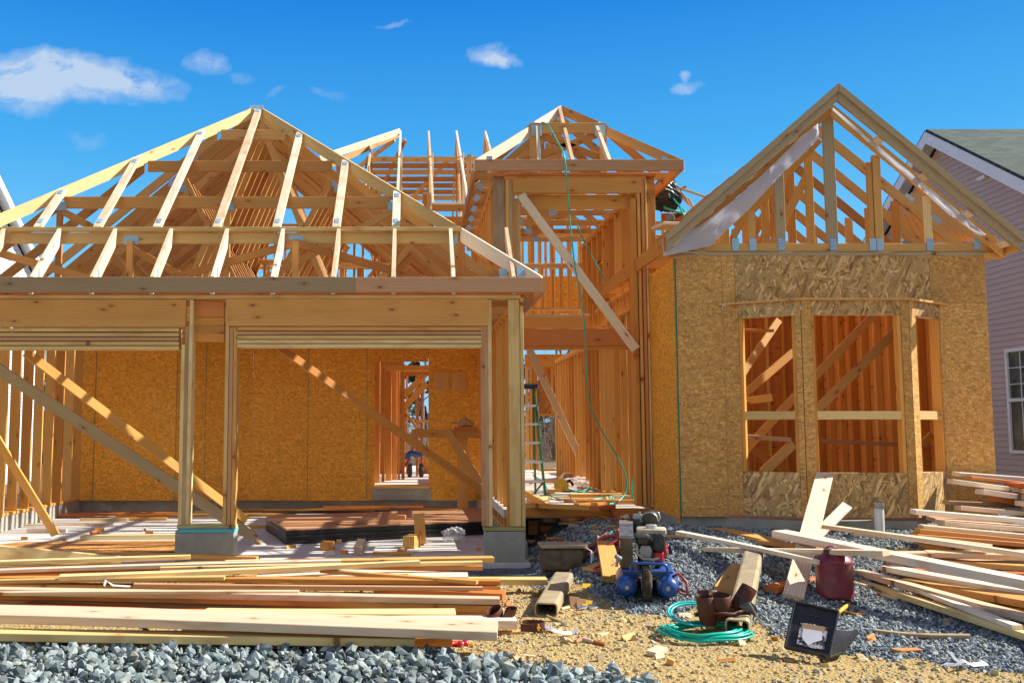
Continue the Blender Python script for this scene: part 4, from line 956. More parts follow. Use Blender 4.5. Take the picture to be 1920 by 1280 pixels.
LP = [((130, 1203, .075), (848, 1195, .07), .10, .055, 'fir', 'orange brown board lowest and frontmost in the left pile, half sunk in the stones'),
 ((-60, 1184, .13), (777, 1196, .12), .15, .05, 'yellow', 'greenish yellow board just under the widest white plank of the left pile'),
 ((-60, 1153, .20), (932, 1183, .18), .27, .055, 'lumber', 'widest sunlit white plank, lying on the front of the left pile'),
 ((640, 1164, .11), (970, 1162, .11), .14, .06, 'lumber', 'short pinkish plank end poking out under the leather pouch'),
 ((380, 1146, .14), (855, 1149, .13), .16, .05, 'yellow', 'pale yellow board directly behind the widest white plank'),
 ((-60, 1113, .142), (937, 1136, .128), .10, .044, 'fir', 'upper brown edge of the split row behind the widest plank'),
 ((-60, 1124, .094), (937, 1147, .082), .10, .044, 'pinkf', 'lowest brown board of the split row behind the widest plank'),
 ((-60, 1103.5, .190), (937, 1122, .176), .11, .045, 'lumber', 'sunlit narrow board topping the split row mid pile'),
 ((-60, 1083, .165), (938, 1088, .165), .12, .036, 'fir', 'tan board with the white scrap lying on it, upper of two mid pile'),
 ((-60, 1092.5, .125), (938, 1098, .125), .12, .038, 'fir', 'tan board right under the one carrying the white scrap'),
 ((560, 1086, .10), (1027, 1085, .09), .12, .05, 'yellow', 'board whose right end sticks out farthest toward the steel channel'),
 ((110, 1079, .22), (788, 1051, .26), .09, .04, 'yellow', 'yellow board with dark marks crossing slantwise over the back of the left pile'),
 ((480, 1079, .135), (878, 1082, .13), .26, .045, 'lumber', 'wide white sunlit plank at the back right of the left pile'),
 ((600, 1067, .20), (893, 1088, .18), .06, .03, 'fir', 'thin tapering strip lying over the wide white plank at the back'),
 ((-60, 1066, .20), (927, 1044, .20), .12, .045, 'fir', 'long brown board ending just before the right footing, back of the left pile'),
 ((-60, 1076, .15), (520, 1064, .15), .14, .045, 'red', 'reddish board under the long brown one at the back left'),
 ((560, 1057, .15), (905, 1060, .13), .12, .04, 'red', 'dark reddish board nearest the slab, back of the left pile'),
 ((-60, 1056, .245), (357, 1041, .26), .09, .035, 'yellow', 'golden board with a burnt black mark ending below the middle footing'),
 ((-60, 1020, .30), (228, 1043, .14), .04, .13, 'yellow', 'torn greenish board standing on edge at the back left of the pile'),
 ((-60, 1196, .06), (60, 1213, .045), .12, .05, 'pine', 'cut truss end in the stones at the bottom left corner'),
 ((40, 1132, .09), (640, 1150, .09), .10, .05, 'red', 'shadowed board in the dark gap behind the widest plank')]
for e0, e1, w_, t_, m, l in LP: board(e0, e1, w_, t_, m, l, gl, rise=.05 if w_ > .2 else 0)
grp = 'boards heaped before the bay room'
RP = [((1787, 898, -.7, 1), (1990, 922, -.7, 1), .10, .045, 'pine', 'topmost pale board of the right pile, its end jutting farthest left'),
 ((1822, 892, -.55, 1), (1990, 910, -.55, 1), .10, .035, 'red', 'red brown board lying behind the topmost pale one of the right pile'),
 ((1845, 917, -.80, 1), (1990, 938, -.85, 1), .16, .05, 'lumber', 'bright white faced board second from the top of the right pile'),
 ((1868, 930, -.70, 1), (1990, 956, -.7, 1), .12, .05, 'red', 'dark red board in the shade under the bright white one'),
 ((1802, 948, -.85, 1), (1990, 963, -.9, 1), .12, .045, 'lumber', 'pale board with knots lying above the long white one of the right pile'),
 ((1717, 955, -1.15, 1), (1990, 976, -1.25, 1), .12, .045, 'lumber', 'long white board ending over the lit bay corner'),
 ((1752, 970, -1.0, 1), (1900, 978, -1.0, 1), .14, .035, 'pinkf', 'short dull board under the long white one ending over the bay corner'),
 ((1772, 977, -1.2, 1), (1990, 996, -1.3, 1), .26, .045, 'lumber', 'wide tan plank in the middle of the right pile'),
 ((1732, 984, -1.28, 1), (1990, 1006, -1.38, 1), .12, .04, 'lumber', 'thin light board edge below the wide tan plank'),
 ((1726, 991, -1.32, 1), (1990, 1015, -1.42, 1), .12, .045, 'fir', 'tan board above the orange one in the right pile'),
 ((1722, 1001, -1.36, 1), (1990, 1026, -1.46, 1), .14, .04, 'red', 'bright orange board edge halfway down the right pile'),
 ((1515, 980, .50), (1990, 1048, .44), .09, .035, 'pine', 'thin long board crossing behind the big white plank of the right pile'),
 ((1447, 994, .47), (1990, 1101, .36), .17, .06, 'lumber', 'big white plank slanting over the whole right pile'),
 ((1266, 995, .42), (1532, 1050, .34), .08, .035, 'pine', 'thin board reaching farthest left over the gravel mound'),
 ((1317, 1026, .30), (1654, 1032, .46), .09, .04, 'pine', 'long level board crossing above the red can'),
 ((1325, 990, .37), (1440, 1013, .34), .20, .035, 'fir', 'brown board lying flat on the gravel below the left bay facet'),
 ((1560, 1010, .30), (1760, 1012, .30), .24, .04, 'yellow', 'broad greenish board lying flat by the white pipe'),
 ((1640, 1020, .26), (1800, 1024, .28), .14, .05, 'pine', 'short board end under the big white plank, right of the pipe'),
 ((1668, 1050, .24), (1990, 1050, .27), .12, .05, 'lumber', 'light board coming out below the big white plank'),
 ((1672, 1066, .20), (1990, 1078, .24), .12, .05, 'red', 'orange board just below the light one under the big white plank'),
 ((1690, 1084, .15), (1990, 1136, .22), .24, .05, 'fir', 'broad brown plank with a sunlit patch, low in the right pile'),
 ((1600, 1067, .18), (1990, 1170, .17), .10, .045, 'lumber', 'long white board starting behind the red can'),
 ((1598, 1083, .11), (1990, 1210, .11), .07, .045, 'yellow', 'frontmost long yellow board running out to the right edge'),
 ((1690, 1092, .16), (1897, 1171, .14), .07, .03, 'pine', 'thin split strip lying between the two frontmost long boards'),
 ((1500, 1062, .14), (1620, 1096, .11), .14, .045, 'pine', 'yellow board end in front of the leaning plank, left of the red can'),
 ((1445, 1072, .16), (1560, 1050, .20), .12, .05, 'fir', 'short tan block lying left of the leaning plank'),
 ((1458, 1100, .12), (1560, 1078, .14), .12, .05, 'red', 'short reddish board under the foot of the leaning plank'),
 ((1640, 1180, .05), (1820, 1190, .06), .05, .025, 'gray', 'thin dark stick in the shade under the right pile')]
for e0, e1, w_, t_, m, l in RP: board(e0, e1, w_, t_, m, l, grp, rise=.03 if w_ > .2 else 0)
XP = [((1650, 1060, .21), (1990, 1118, .22), .14, .045, 'pine', 'yellow board under the big white plank just above the broad brown one'), ((1705, 1044, .27), (1990, 1062, .27), .12, .045, 'fir', 'tan board squeezed below the big white plank near the frame edge'),
 ((1655, 1098, .08), (1990, 1168, .11), .12, .045, 'red', 'red brown board in the shade between the two long front boards'), ((1700, 1110, .07), (1990, 1150, .14), .14, .05, 'fir', 'dark tan board deep in the low part of the right pile'),
 ((1740, 1034, .33), (1990, 1042, .33), .13, .045, 'pine', 'pale board just above the big white plank at the right edge'), ((1690, 1036, .32), (1990, 1030, .36), .12, .04, 'lumber', 'whitish board rising slightly to the right edge of the frame'),
 ((1600, 996, .42), (1850, 1022, .40), .12, .04, 'pine', 'pale board behind the crossing one, right of the white pipe'), ((1560, 1024, .26), (1700, 1030, .28), .12, .04, 'yellow', 'yellow board end on the gravel behind the red can'),
 ((1580, 1050, .20), (1645, 1062, .18), .14, .05, 'lumber', 'bright block end just right of the red can top'), ((1800, 885, -.3, 1), (1990, 899, -.3, 1), .14, .04, 'lumber', 'hindmost pale board at the very top of the right pile'),
 ((1420, 1012, .34), (1580, 1036, .32), .10, .04, 'fir', 'tan strip crossing the upper end of the long steel channel'), ((1560, 1090, .09), (1700, 1126, .06), .05, .03, 'yellow', 'thin yellow lath at the foot of the red can'),
 ((1780, 938, -.6, 1), (1990, 948, -.6, 1), .12, .04, 'pinkf', 'dull pink board behind the knotty pale one of the right pile'), ((1830, 1120, .06), (1990, 1142, .08), .16, .05, 'red', 'dark red board lowest at the right edge of the frame')]
for e0, e1, w_, t_, m, l in XP: board(e0, e1, w_, t_, m, l, grp)
XL_ = [((-60, 1071, .21), (640, 1049, .245), .05, .03, 'lumber', 'thin pale lath crossing the back of the left pile'), ((300, 1063, .235), (905, 1052, .225), .06, .03, 'yellow', 'yellow lath on top of the long brown board at the back'),
 ((-60, 1090, .172), (420, 1080, .20), .07, .03, 'yellow', 'yellow strip climbing over the tan boards at the left edge'), ((250, 1094, .17), (905, 1100, .165), .05, .03, 'pinkf', 'thin dull strip lying on the lower tan board'),
 ((-60, 1112, .195), (560, 1107, .20), .05, .025, 'pine', 'narrow pale lath on the sunlit board mid pile'), ((80, 1036, .13), (480, 1044, .12), .14, .04, 'fir', 'brown board below the torn greenish one at the back left'),
 ((420, 1052, .17), (860, 1048, .18), .09, .03, 'pine', 'pale board just before the slab edge, back of the left pile'), ((700, 1100, .10), (942, 1112, .10), .14, .05, 'red', 'reddish board end peeking out at the right of the left pile'),
 ((860, 1192, .02), (1010, 1182, .02), .05, .02, 'fir', 'small splintered stick beside the red glove')]
for e0, e1, w_, t_, m, l in XL_: board(e0, e1, w_, t_, m, l, gl)
for k in range(5):   # hidden bulk of the neat stack
    board((1740, 1012+7*k, -1.2, 1), (1990, 1030+8*k, -1.3, 1), .3, .045, ['red', 'fir', 'red', 'pinkf', 'fir'][k], ['orange', 'tan', 'red', 'dull pink', 'brown'][k]+' board, '+['first', 'second', 'third', 'fourth', 'fifth'][k]+' below the bright orange edge of the right pile', grp)
for k in range(22):
    z = .30+.052*(k//2); X0 = P(1898, 950, -.8).x+rnd.uniform(0, .25); y_ = (-1.08 if k % 2 else -.86)+.010*k+rnd.uniform(-.02, .02); zz = min(z, .78)
    MB().bowed((X0, y_, z), (X0+rnd.uniform(2.0, 2.7), y_+.06, z+rnd.uniform(-.01, .01)), .19, .046, (0, 1, 0), .004, rnd.uniform(-.006, .006)).build('board', Mt[rnd.choice(['lumber', 'red', 'fir', 'pinkf', 'pine'])],
        label='board in the neat bulk of the right pile at the frame edge', category='board', group='boards in the bulk of the right pile')
def plank(p0, p1, w_, t_, m, label, roll=(1, 0, 0), name='plank', group=None):
    return MB().beam(p0, p1, w_, t_, roll, .004).build(name, Mt[m], label=label, category='board', group=group)
b0 = G(1487, 1120, .03)
plank(b0, P(1546, 890, -.46), .155, .04, 'lumber', 'long pale plank leaning from the gravel up to the bay window sill')
plank(G(1536, 1010, .04)+V((0, .1, 0)), P(1588, 948, -.55), .10, .04, 'lumber', 'shorter pale plank leaning beside the long one at the bay wall')
plank(G(1357, 1106, .03), G(1388, 1062, .03), .15, .045, 'fir', 'tan plank on the gravel left of the long steel channel')
plank(G(1148, 1086, .04), G(1135, 1018, .04), .16, .05, 'fir', 'brown plank with a sunlit stripe under the red hose')
plank(G(1105, 1062, .03), G(1160, 1068, .05), .16, .03, 'fir', 'tan offcut lying before the red hose left of the compressor', (0, 1, 0))

# scraps scattered near the entrance, on slab and deck
def scrap(px, py, z, L, w_, t_, ang, m, label, tilt=0, name='wood_offcut', cat='offcut', Y=None):
    p = (Pz(px, py, z) if z is not None else G(px, py)) if Y is None else P(px, py, Y); d = V((math.cos(ang)*math.cos(tilt), math.sin(ang)*math.cos(tilt), math.sin(tilt)))
    p = p+upv(t_/2+abs(math.sin(tilt))*L/2)
    return MB().beam(p-d*L/2, p+d*L/2, w_, t_, V((-math.sin(ang), math.cos(ang), 0)), .003).build(name, Mt[m], label=label, category=cat, group='wood scraps lying about')
SC = [(614, 1030, 0, .20, .14, .09, 1.5, 'fir', 'square brown block in front of the dark sheet stack, left', 0), (675, 1040, 0, .16, .09, .1, 1.3, 'lumber', 'small pale block on the slab below the sheet stack, middle', .5),
 (735, 1040, 0, .42, .07, .03, -.12, 'stud', 'flat yellow strip lying on the slab right of the small pale block', 0), (772, 1026, 0, .2, .14, .14, 1.2, 'fir', 'blurred brown block against the sheet stack', 0),
 (636, 1017, 0, .06, .06, .04, 0, 'fir', 'tiny cube beside the square brown block', 0), (196, 976, 0, .7, .09, .04, .05, 'yellow', 'short yellow board on the slab at the back left', 0),
 (262, 975, 0, .8, .09, .04, .1, 'stud', 'short brown board right of the yellow one at the back of the slab', 0), (186, 996, 0, .12, .06, .05, .4, 'stud', 'tiny block in the sun stripes of the slab', 0),
 (280, 1000, 0, .10, .05, .03, .2, 'red', 'dark chip on the slab left of the middle footing', 0), (88, 998, 0, .5, .06, .05, .1, 'pine', 'small stick under the foot of the leftmost brace', 0),
 (200, 966, .02, 2.2, .14, .04, .22, 'red', 'long orange board on the slab below the crumpled film', 0), (380, 968, 0, 2.6, .12, .04, .1, 'fir', 'long board across the slab behind the middle footing', 0),
 (560, 956, .05, 3.0, .2, .03, .08, 'fir', 'long dusty board behind the sheet stack', 0), (300, 1010, 0, 1.9, .09, .06, .10, 'yellow', 'yellow board on the slab left of the middle footing', 0), (600, 945, .1, 2.0, .16, .04, -.06, 'stud', 'board lying along the rear curb', 0),
 (700, 952, .1, 1.6, .1, .04, .16, 'red', 'red brown board pointing to the sawhorse', 0),
 (1060, 978, None, .50, .10, .05, -.1, 'pinkf', 'dull pink board lying on the gravel by the right footing', 0), (1040, 965, None, .32, .16, .04, 2.0, 'treated', 'greenish plank piece tipped up on the scrap heap', .5),
 (1000, 1000, None, .34, .12, .05, 1.45, 'fir', 'brown board leaning beside the right footing', .3), (1085, 975, None, .38, .2, .04, .4, 'red', 'flat red brown piece on the heap before the deck', .1),
 (1065, 968, None, .3, .05, .03, .5, 'lumber', 'bright sunlit chip on the heap before the deck', .2), (1024, 995, None, .12, .08, .06, .2, 'red', 'small reddish block under the dull pink board', 0),
 (1075, 985, None, .35, .07, .03, -.7, 'gray', 'grey slat slanting over the scrap heap', .1), (1150, 990, None, .16, .05, .03, 0, 'gray', 'grey chip on the gravel in front of the deck edge', 0),
 (1190, 975, None, .3, .03, .03, 1.0, 'fir', 'thin stick on the gravel below the entry posts', .1), (1160, 972, None, .12, .06, .04, .3, 'red', 'little dark block below the deck edge', 0),
 (1010, 970, None, .25, .12, .04, .9, 'stud', 'short yellow piece at the garage corner', .3), (1035, 953, .47, .9, .09, .05, -.5, 'stud', 'board lying across the left corner of the deck', 0),
 (1110, 948, .46, .5, .09, .04, .6, 'stud', 'short piece slanting at the deck edge', 0), (1150, 944, .46, .9, .09, .05, .05, 'fir', 'board lying along the deck before the entry posts', 0),
 (1185, 935, .46, .5, .09, .05, -.1, 'pine', 'pale board end beside the entry posts on the deck', 0), (1040, 925, .46, .18, .09, .06, .1, 'stud', 'small block below the yellow saw on the deck', 0),
 (1020, 905, .46, 1.4, .09, .04, .12, 'fir', 'tan board lying flat behind the ladder feet', 0), (1060, 882, .46, 1.2, .09, .04, .15, 'stud', 'board at the back of the foyer floor near the brace foot', 0), (1030, 886, .46, .8, .14, .03, .5, 'pine', 'pale board at the back of the foyer floor by the rear wall', 0),
 (1140, 932, .46, 1.0, .12, .05, .1, 'stud', 'board under the white bag along the foyer wall', 0), (1100, 935, .46, .8, .2, .02, .2, 'fir', 'thin brown sheet piece in the middle of the deck', 0),
 (1480, 1240, None, .05, .05, .02, 1, 'card', 'tiny brown chip under the black case', 0), (1232, 1228, None, .10, .08, .03, .6, 'pine', 'tan chip at the left edge of the green hose coil', .2),
 (1060, 880, .46, .5, .3, .02, .1, 'pine', 'pale panel scrap by the foyer brace', 0)]
SC += [(540, 948, .03, 1.4, .14, .04, .05, 'red', 'red brown plank on the slab behind the left end of the sheet stack', 0), (640, 957, .03, 1.1, .10, .04, -.15, 'fir', 'tan board laid behind the sheet stack near the film', 0),
 (600, 975, .235, 1.3, .09, .035, .12, 'pinkf', 'weathered board lying on top of the dark sheet stack', 0), (745, 972, .235, .22, .10, .05, -.2, 'red', 'small reddish block on the edge of the sheet stack', 0), (840, 955, .04, 1.3, .12, .04, .1, 'stud', 'board on the slab by the sawhorse leg', 0),
 (480, 990, 0, .9, .09, .04, .3, 'fir', 'board end lying between the middle footing and the sheet stack', 0), (430, 962, 0, 1.1, .12, .04, .02, 'yellow', 'yellow board at the back behind the middle posts', 0), (130, 985, 0, 1.2, .07, .03, .12, 'pine', 'pale lath in the sun stripes at the left of the slab', 0),
 (340, 955, .0, 1.6, .14, .04, -.04, 'osbred', 'red brown strip of sheathing at the foot of the garage back wall', 0), (1010, 938, .46, .7, .09, .04, 1.1, 'yellow', 'yellow board running back along the left edge of the deck', 0), (1075, 928, .46, .5, .12, .03, -.3, 'lumber', 'whitish piece on the deck beside the yellow saw', 0),
 (1130, 955, .47, .4, .12, .04, .9, 'red', 'red brown piece hanging over the middle of the deck edge', 0), (1205, 958, None, .3, .08, .03, .2, 'yellow', 'yellow chip on the gravel at the right entry post', 0), (1120, 1000, None, .18, .07, .03, 1.8, 'gray', 'grey chip on the dark gravel left of the compressor', 0),
 (1180, 1000, None, .10, .05, .03, .5, 'red', 'tiny reddish chip behind the compressor', 0), (1045, 1010, None, .25, .05, .02, .3, 'fir', 'thin splinter on the gravel behind the generator', 0), (1290, 1008, None, .5, .05, .025, -.2, 'fir', 'thin brown lath on the mound left of the bay room', 0),
 (1700, 1225, None, .16, .06, .03, .1, 'red', 'small brown chip low on the gravel at right', 0), (1130, 1190, None, .10, .04, .015, .8, 'pine', 'tiny pale splinter on the dirt right of the white strap', 0), (980, 1230, None, .14, .03, .012, -.3, 'pine', 'thin splinter on the dirt below the leather belt', 0)]
for a in SC: scrap(*a)
rc = random.Random(77)
for lab, box_, n_, z0 in (('small loose wood chip on the dark gravel before the entry deck', (995, 1250, 962, 1075), 26, None), ('small loose wood chip on the garage slab', (20, 900, 950, 1040), 34, 0),
                          ('small loose wood chip on the foyer deck', (992, 1190, 885, 950), 22, .46), ('small loose wood chip on the bare dirt in front', (880, 1440, 1130, 1255), 22, None), ('small loose wood chip on the gravel by the right pile', (1270, 1860, 1000, 1210), 22, None)):
    for i in range(n_):
        L_ = rc.uniform(.04, .17); p = (rc.uniform(box_[0], box_[1]), rc.uniform(box_[2], box_[3]))
        q = Pz(*p, z0) if z0 is not None else G(*p); d = V((math.cos(rc.uniform(0, 3.1)), math.sin(rc.uniform(0, 3.1)), rc.uniform(-.1, .25))).normalized()*L_/2; q = q+upv(.016)
        MB().beam(q-d, q+d, rc.uniform(.02, .06), rc.uniform(.008, .02), (-d.y, d.x, .1), .002).build('wood_chip', Mt[rc.choice(['stud', 'lumber', 'pinkf', 'fir', 'red', 'gray', 'pine'])], label=lab, cat='wood chip', group=lab.replace('small loose wood chip', 'loose wood chips'))
plank(Pz(789, 1022, 0)+upv(.02), Pz(789, 1022, 0)+V((-.02, .10, .36)), .13, .05, 'fir', 'brown block standing upright against the dark sheet stack', (1, 0, 0), 'wood_offcut')
a, b_, c, d = Pz(-60, 1030, .02), Pz(335, 1034, .02), Pz(335, 1014, .02), Pz(30, 1018, .02)
MB().poly([a, b_, c, d], (0, 0, .014), u=(1, 0, 0)).build('osb_sheet', Mt['osbred'], label='red brown sheet lying flat in the garage left of the middle footing', category='sheet')
# dark stack of sheets
S0 = empty('sheet_stack', (-1.4, 2.4, 0), 'tall dark stack of sheets with brown top on the garage slab', 'stack')
A = Pz(537, 1021, 0); B = Pz(906, 1002, 0); e1 = (B-A); e2 = (Pz(487, 984, 0)-A)*.72; C_ = A+e2
n_ = 9
for k in range(n_):
    j = V((rnd.uniform(-.012, .012), rnd.uniform(-.012, .012), 0)); z = .003+.0205*k
    MB().poly([A+j+upv(z), B+e1*.35+j+upv(z), B+e1*.35+e2+j+upv(z), C_+j+upv(z)], (0, 0, .019), u=e1).build('sheet', Mt['black'] if k < n_-1 else Mt['pinkf'], S0)

# ------------------------------------------------------------------ tools and machines
# wheeled compressor, axle side toward the street; local frame: x right, y away, z up
cp = G(1222, 1140); cp.y += .12; cz = gz(cp.x, cp.y)
K = empty('air_compressor', (cp.x, cp.y, cz), 'wheeled petrol air compressor with two blue tanks and one rubber wheel on the gravel', 'compressor')
def L(x, y, z): return V((cp.x+x, cp.y+y, cz+z))
for s_ in (-1, 1):
    prof = [(.0, 0), (.035, .004), (.065, .02), (.082, .05), (.085, .09), (.085, .60), (.08, .64), (.05, .67), (0, .68)]
    tk = smooth_by_angle(MB().lathe(L(s_*.155, -.02, .125), prof, (0.02*s_, 1, 0.0)).build('tank', Mt['blue'], K))
    smooth_by_angle(MB().lathe(L(s_*.155, -.04, .125), [(.016, 0), (.016, .03)], (0, 1, 0), 10).build('tank_plug', Mt['metal'], tk))
prof = [(.05, -.035), (.115, -.038), (.145, -.03), (.155, -.012), (.157, 0), (.155, .012), (.145, .03), (.115, .038), (.05, .035)]
wh = smooth_by_angle(MB().lathe(L(-.005, .06, .158), prof, (1, 0, 0), 36).build('wheel', Mt['rubber'], K), 35)
mb = MB()
for k in range(40):
    an = 2*math.pi*k/40
    for q in (-.018, 0, .018): mb.box(L(-.005+q, .06+.156*math.cos(an), .158+.156*math.sin(an)), (.012, .016, .005), rot=M.Rotation(an-math.pi/2, 3, 'X'))
mb.build('tread', Mt['rubber'], wh)
smooth_by_angle(MB().lathe(L(-.005, .06, .158), [(.0, -.04), (.06, -.041), (.085, -.03), (.085, .03), (.06, .041), (0, .04)], (1, 0, 0)).build('rim', Mt['cream'], wh))
# blue handle tube
hp = [L(-.125, .0, .20), L(-.125, -.005, .285), L(-.11, -.01, .305), L(-.09, -.01, .312), L(.12, -.01, .312), L(.14, -.01, .305), L(.155, -.005, .285), L(.155, .0, .20)]
MB().tube(hp, .011, 10).build('handle', Mt['blue'], K, smooth=True)
MB().box(L(.0, .33, .235), (.40, .50, .02)).box(L(0, .12, .215), (.34, .04, .05)).build('deck_plate', Mt['blue'], K)
MB().tube([L(-.03, .06, .158), L(.10, .06, .20)], .012).tube([L(-.1, .06, .2), L(-.03, .06, .158)], .012).build('axle', Mt['darkmetal'], K)
# belt guard: tall slab at the left, seen on its thin front
g_ = [L(-.205, .14, .25), L(-.205, .62, .25), L(-.205, .66, .42), L(-.205, .50, .585), L(-.205, .20, .585), L(-.205, .13, .50)]
gd = MB().poly(g_, (.10, 0, 0), u=(0, 0, 1)).build('belt_guard', Mt['belt'], K)
MB().poly([L(-.21, .125, .49), L(-.10, .125, .49), L(-.10, .19, .592), L(-.21, .19, .592)][::-1], (0, .012, .008)).poly([L(-.21, .19, .59), L(-.10, .19, .59), L(-.10, .50, .59), L(-.21, .50, .59)], (0, 0, .008)).build('guard_cover', Mt['metal'], gd)
mb = MB()
for k in range(7): mb.box(L(-.20+.016*k, .15, .47), (.005, .012, .04))
mb.build('louvre', Mt['darkmetal'], gd)
# engine
E_ = MB().box(L(.03, .30, .32), (.20, .2, .14), bev=.02).build('crankcase', Mt['darkmetal'], K)
smooth_by_angle(MB().lathe(L(.02, .19, .285), [(.0, 0), (.05, 0), (.055, .02), (.05, .05), (.065, .06), (.065, .09)], (0, 1, 0), 20).build('shaft_cover', Mt['metal'], E_))
mb = MB()
for k in range(8): mb.box(L(.0, .27, .375+.011*k), (.12, .13, .005), bev=.001)
mb.box(L(0, .27, .41), (.09, .10, .09)); mb.build('cylinder_fins', Mt['darkmetal'], E_)
MB().poly([L(-.045, .185, .335), L(.035, .185, .335), L(.045, .185, .39), (L(.03, .185, .425)), L(-.035, .185, .425), L(-.055, .185, .39)][::-1], (0, .05, 0)).build('rocker_cover', Mt['metal'], K)
MB().tube([L(-.075, .18, .44), L(-.07, .175, .36), L(-.03, .17, .325), L(.05, .17, .32), L(.10, .17, .335)], .011, 8).build('intake_pipe', Mt['cream'], K, smooth=True)
FT = MB().box(L(.045, .30, .535), (.235, .20, .05), bev=.024).build('fuel_tank', Mt['cream'], K); smooth_by_angle(FT)
smooth_by_angle(MB().lathe(L(.045, .27, .562), [(.045, 0), (.045, .022), (.04, .026), (0, .026)], n=20).build('fuel_cap', Mt['alu'], FT))
mf = MB().box(L(-.025, .20, .475), (.115, .09, .095), bev=.02).build('muffler', Mt['darkmetal'], K); smooth_by_angle(MB().lathe(L(-.022, .158, .468), [(.022, 0), (.022, .01), (.012, .01), (.012, .004)], (0, -1, 0), 14).build('exhaust_port', Mt['rustin'], mf))
mb = MB()
for k in range(10): mb.box(L(-.07+.01*k, .155, .51), (.004, .01, .03), bev=.001)
mb.build('muffler_vents', Mt['metal'], mf)
MB().box(L(.105, .19, .455), (.095, .10, .135), bev=.014).build('air_filter', Mt['black'], K)
MB().box(L(.10, .20, .345), (.075, .07, .08), bev=.02).build('recoil_base', Mt['redp'], K)
sh = smooth_by_angle(MB().lathe(L(.135, .30, .385), [(.0, .03), (.04, .03), (.07, .02), (.08, 0), (.08, -.02)], (1, 0, 0), 26).build('recoil_shroud', Mt['redp'], K))
smooth_by_angle(MB().lathe(L(.178, .30, .385), [(.03, 0), (.04, .02), (.03, .03)], (1, 0, 0), 16).build('starter_grip', Mt['black'], sh))
# pump head behind
PH = MB().box(L(-.075, .48, .56), (.10, .10, .12), bev=.01).build('pump_head', Mt['darkmetal'], K)
MB().box(L(-.062, .46, .632), (.075, .06, .045), bev=.006).box(L(-.045, .46, .662), (.02, .02, .02)).build('pressure_switch', Mt['metal'], PH)
smooth_by_angle(MB().lathe(L(.03, .44, .60), [(.0, 0), (.065, 0), (.07, .01), (.07, .09), (.06, .10), (0, .1)], (0.15, 1, 0.25), 26).build('filter_housing', Mt['darkmetal'], PH))
MB().tube([L(-.02, .42, .60)]+[L(.03+.072*math.cos(a), .425, .60+.072*math.sin(a)) for a in [math.pi*k/10 for k in range(10, -1, -1)]], .006).tube([L(.10, .44, .57), L(.12, .44, .63), L(.11, .44, .67), L(.07, .44, .68)], .006).build('copper_line', Mt['metal'], PH, smooth=True)
MB().tube([L(-.235, .06, .27), L(-.22, .06, .36)], .012).tube([L(-.24, .05, .355), L(-.20, .07, .33)], .018).build('valve', Mt['metal'], K)

K.rotation_euler = (0, 0, R(-13)); K.scale = (.98,)*3

# red steel fuel can
c = G(1566, 1118); c.z = gz(c.x, c.y)+.0; r_ = .138
CN = empty('fuel_can', c, 'round dusty red steel can with domed top and handle on the gravel', 'fuel can')
prof = [(.0, 0), (r_*.98, 0), (r_, .012), (r_*.99, .02), (r_*.99, .262), (r_*1.01, .270), (r_*.985, .280), (r_*.9, .298), (r_*.7, .322), (r_*.45, .337), (r_*.3, .342), (0, .342)]
smooth_by_angle(MB().lathe(c, prof, n=44).build('can_body', Mt['canred'], CN), 35)
smooth_by_angle(MB().lathe(c+V((-.055, -.02, .318)), [(.028, 0), (.028, .035), (.03, .037), (.03, .05), (0, .05)], n=18).build('cap', Mt['rustin'], CN))
hd = [c+V((-.062, 0, .325)), c+V((-.058, 0, .372)), c+V((-.03, 0, .388)), c+V((.02, 0, .378)), c+V((.04, 0, .335))]
MB().tube(hd, .007, 8).build('handle', Mt['canred'], CN, smooth=True)
MB().tube([c+V((-.085, .01, .31)), c+V((-.07, .0, .36)), c+V((-.05, -.01, .345))], .009, 8).build('spout', Mt['canred'], CN, smooth=True)

# coils of hose
def coil(name, px, py, rx, ry, turns, r, m, label, cat, seed, rz=0.0, lift=.01, tilt=0.0, drift=.08, parent=None, ext=None):
    rr = random.Random(seed); c0 = G(px, py); pts = []
    n = 30*turns
    for i in range(n):
        t_ = i/30; an = 2*math.pi*t_; k = 1-.18*(i/n)+.05*math.sin(t_*2.4+seed)
        x = rx*k*math.cos(an)+drift*math.sin(t_*1.3+seed); y = ry*k*math.sin(an)+drift*.7*math.cos(t_*1.7+seed)
        xx = x*math.cos(rz)-y*math.sin(rz); yy = x*math.sin(rz)+y*math.cos(rz)
        pts.append(V((c0.x+xx, c0.y+yy, gz(c0.x+xx, c0.y+yy)+lift+r+.016*abs(math.sin(t_*3.1+an*1.0))+.004*t_)))
    if ext: pts += ext
    return MB().tube(pts, r, 7).build(name, Mt[m], parent, smooth=True, label=label, category=cat)
HC = coil('hose_coil', 1322, 1196, .275, .24, 9, .0075, 'teal', 'bright green air hose coiled on the dirt beside the tool bag', 'air hose', 1, drift=.035)
c0 = G(1310, 1180); pts = []
for i in range(60):
    an = 2*math.pi*i/30; k = 1-.2*i/60
    pts.append(V((c0.x-.02+.19*k*math.cos(an), c0.y+.14*k*math.sin(an), gz(c0.x, c0.y)+.05+.055*(1+math.sin(an))*k)))
MB().tube(pts, .0075, 7).build('raised_loop', Mt['tealw'], HC, smooth=True)
coil('hose_coil', 1130, 1030, .20, .13, 2, .012, 'redhose', 'dark red rubber hose looped on the gravel left of the compressor, upper coil', 'air hose', 3, lift=.03, drift=.02,
     ext=[V(G(1162, 1040, .03)), V(G(1158, 1000, .03)), V(G(1160, 975, .04)), P(1138, 952, 1.0)])
coil('hose_coil', 1136, 1074, .10, .10, 2, .012, 'redhose', 'small dark red hose loop against the compressor guard', 'air hose', 4, lift=.03, drift=.01)
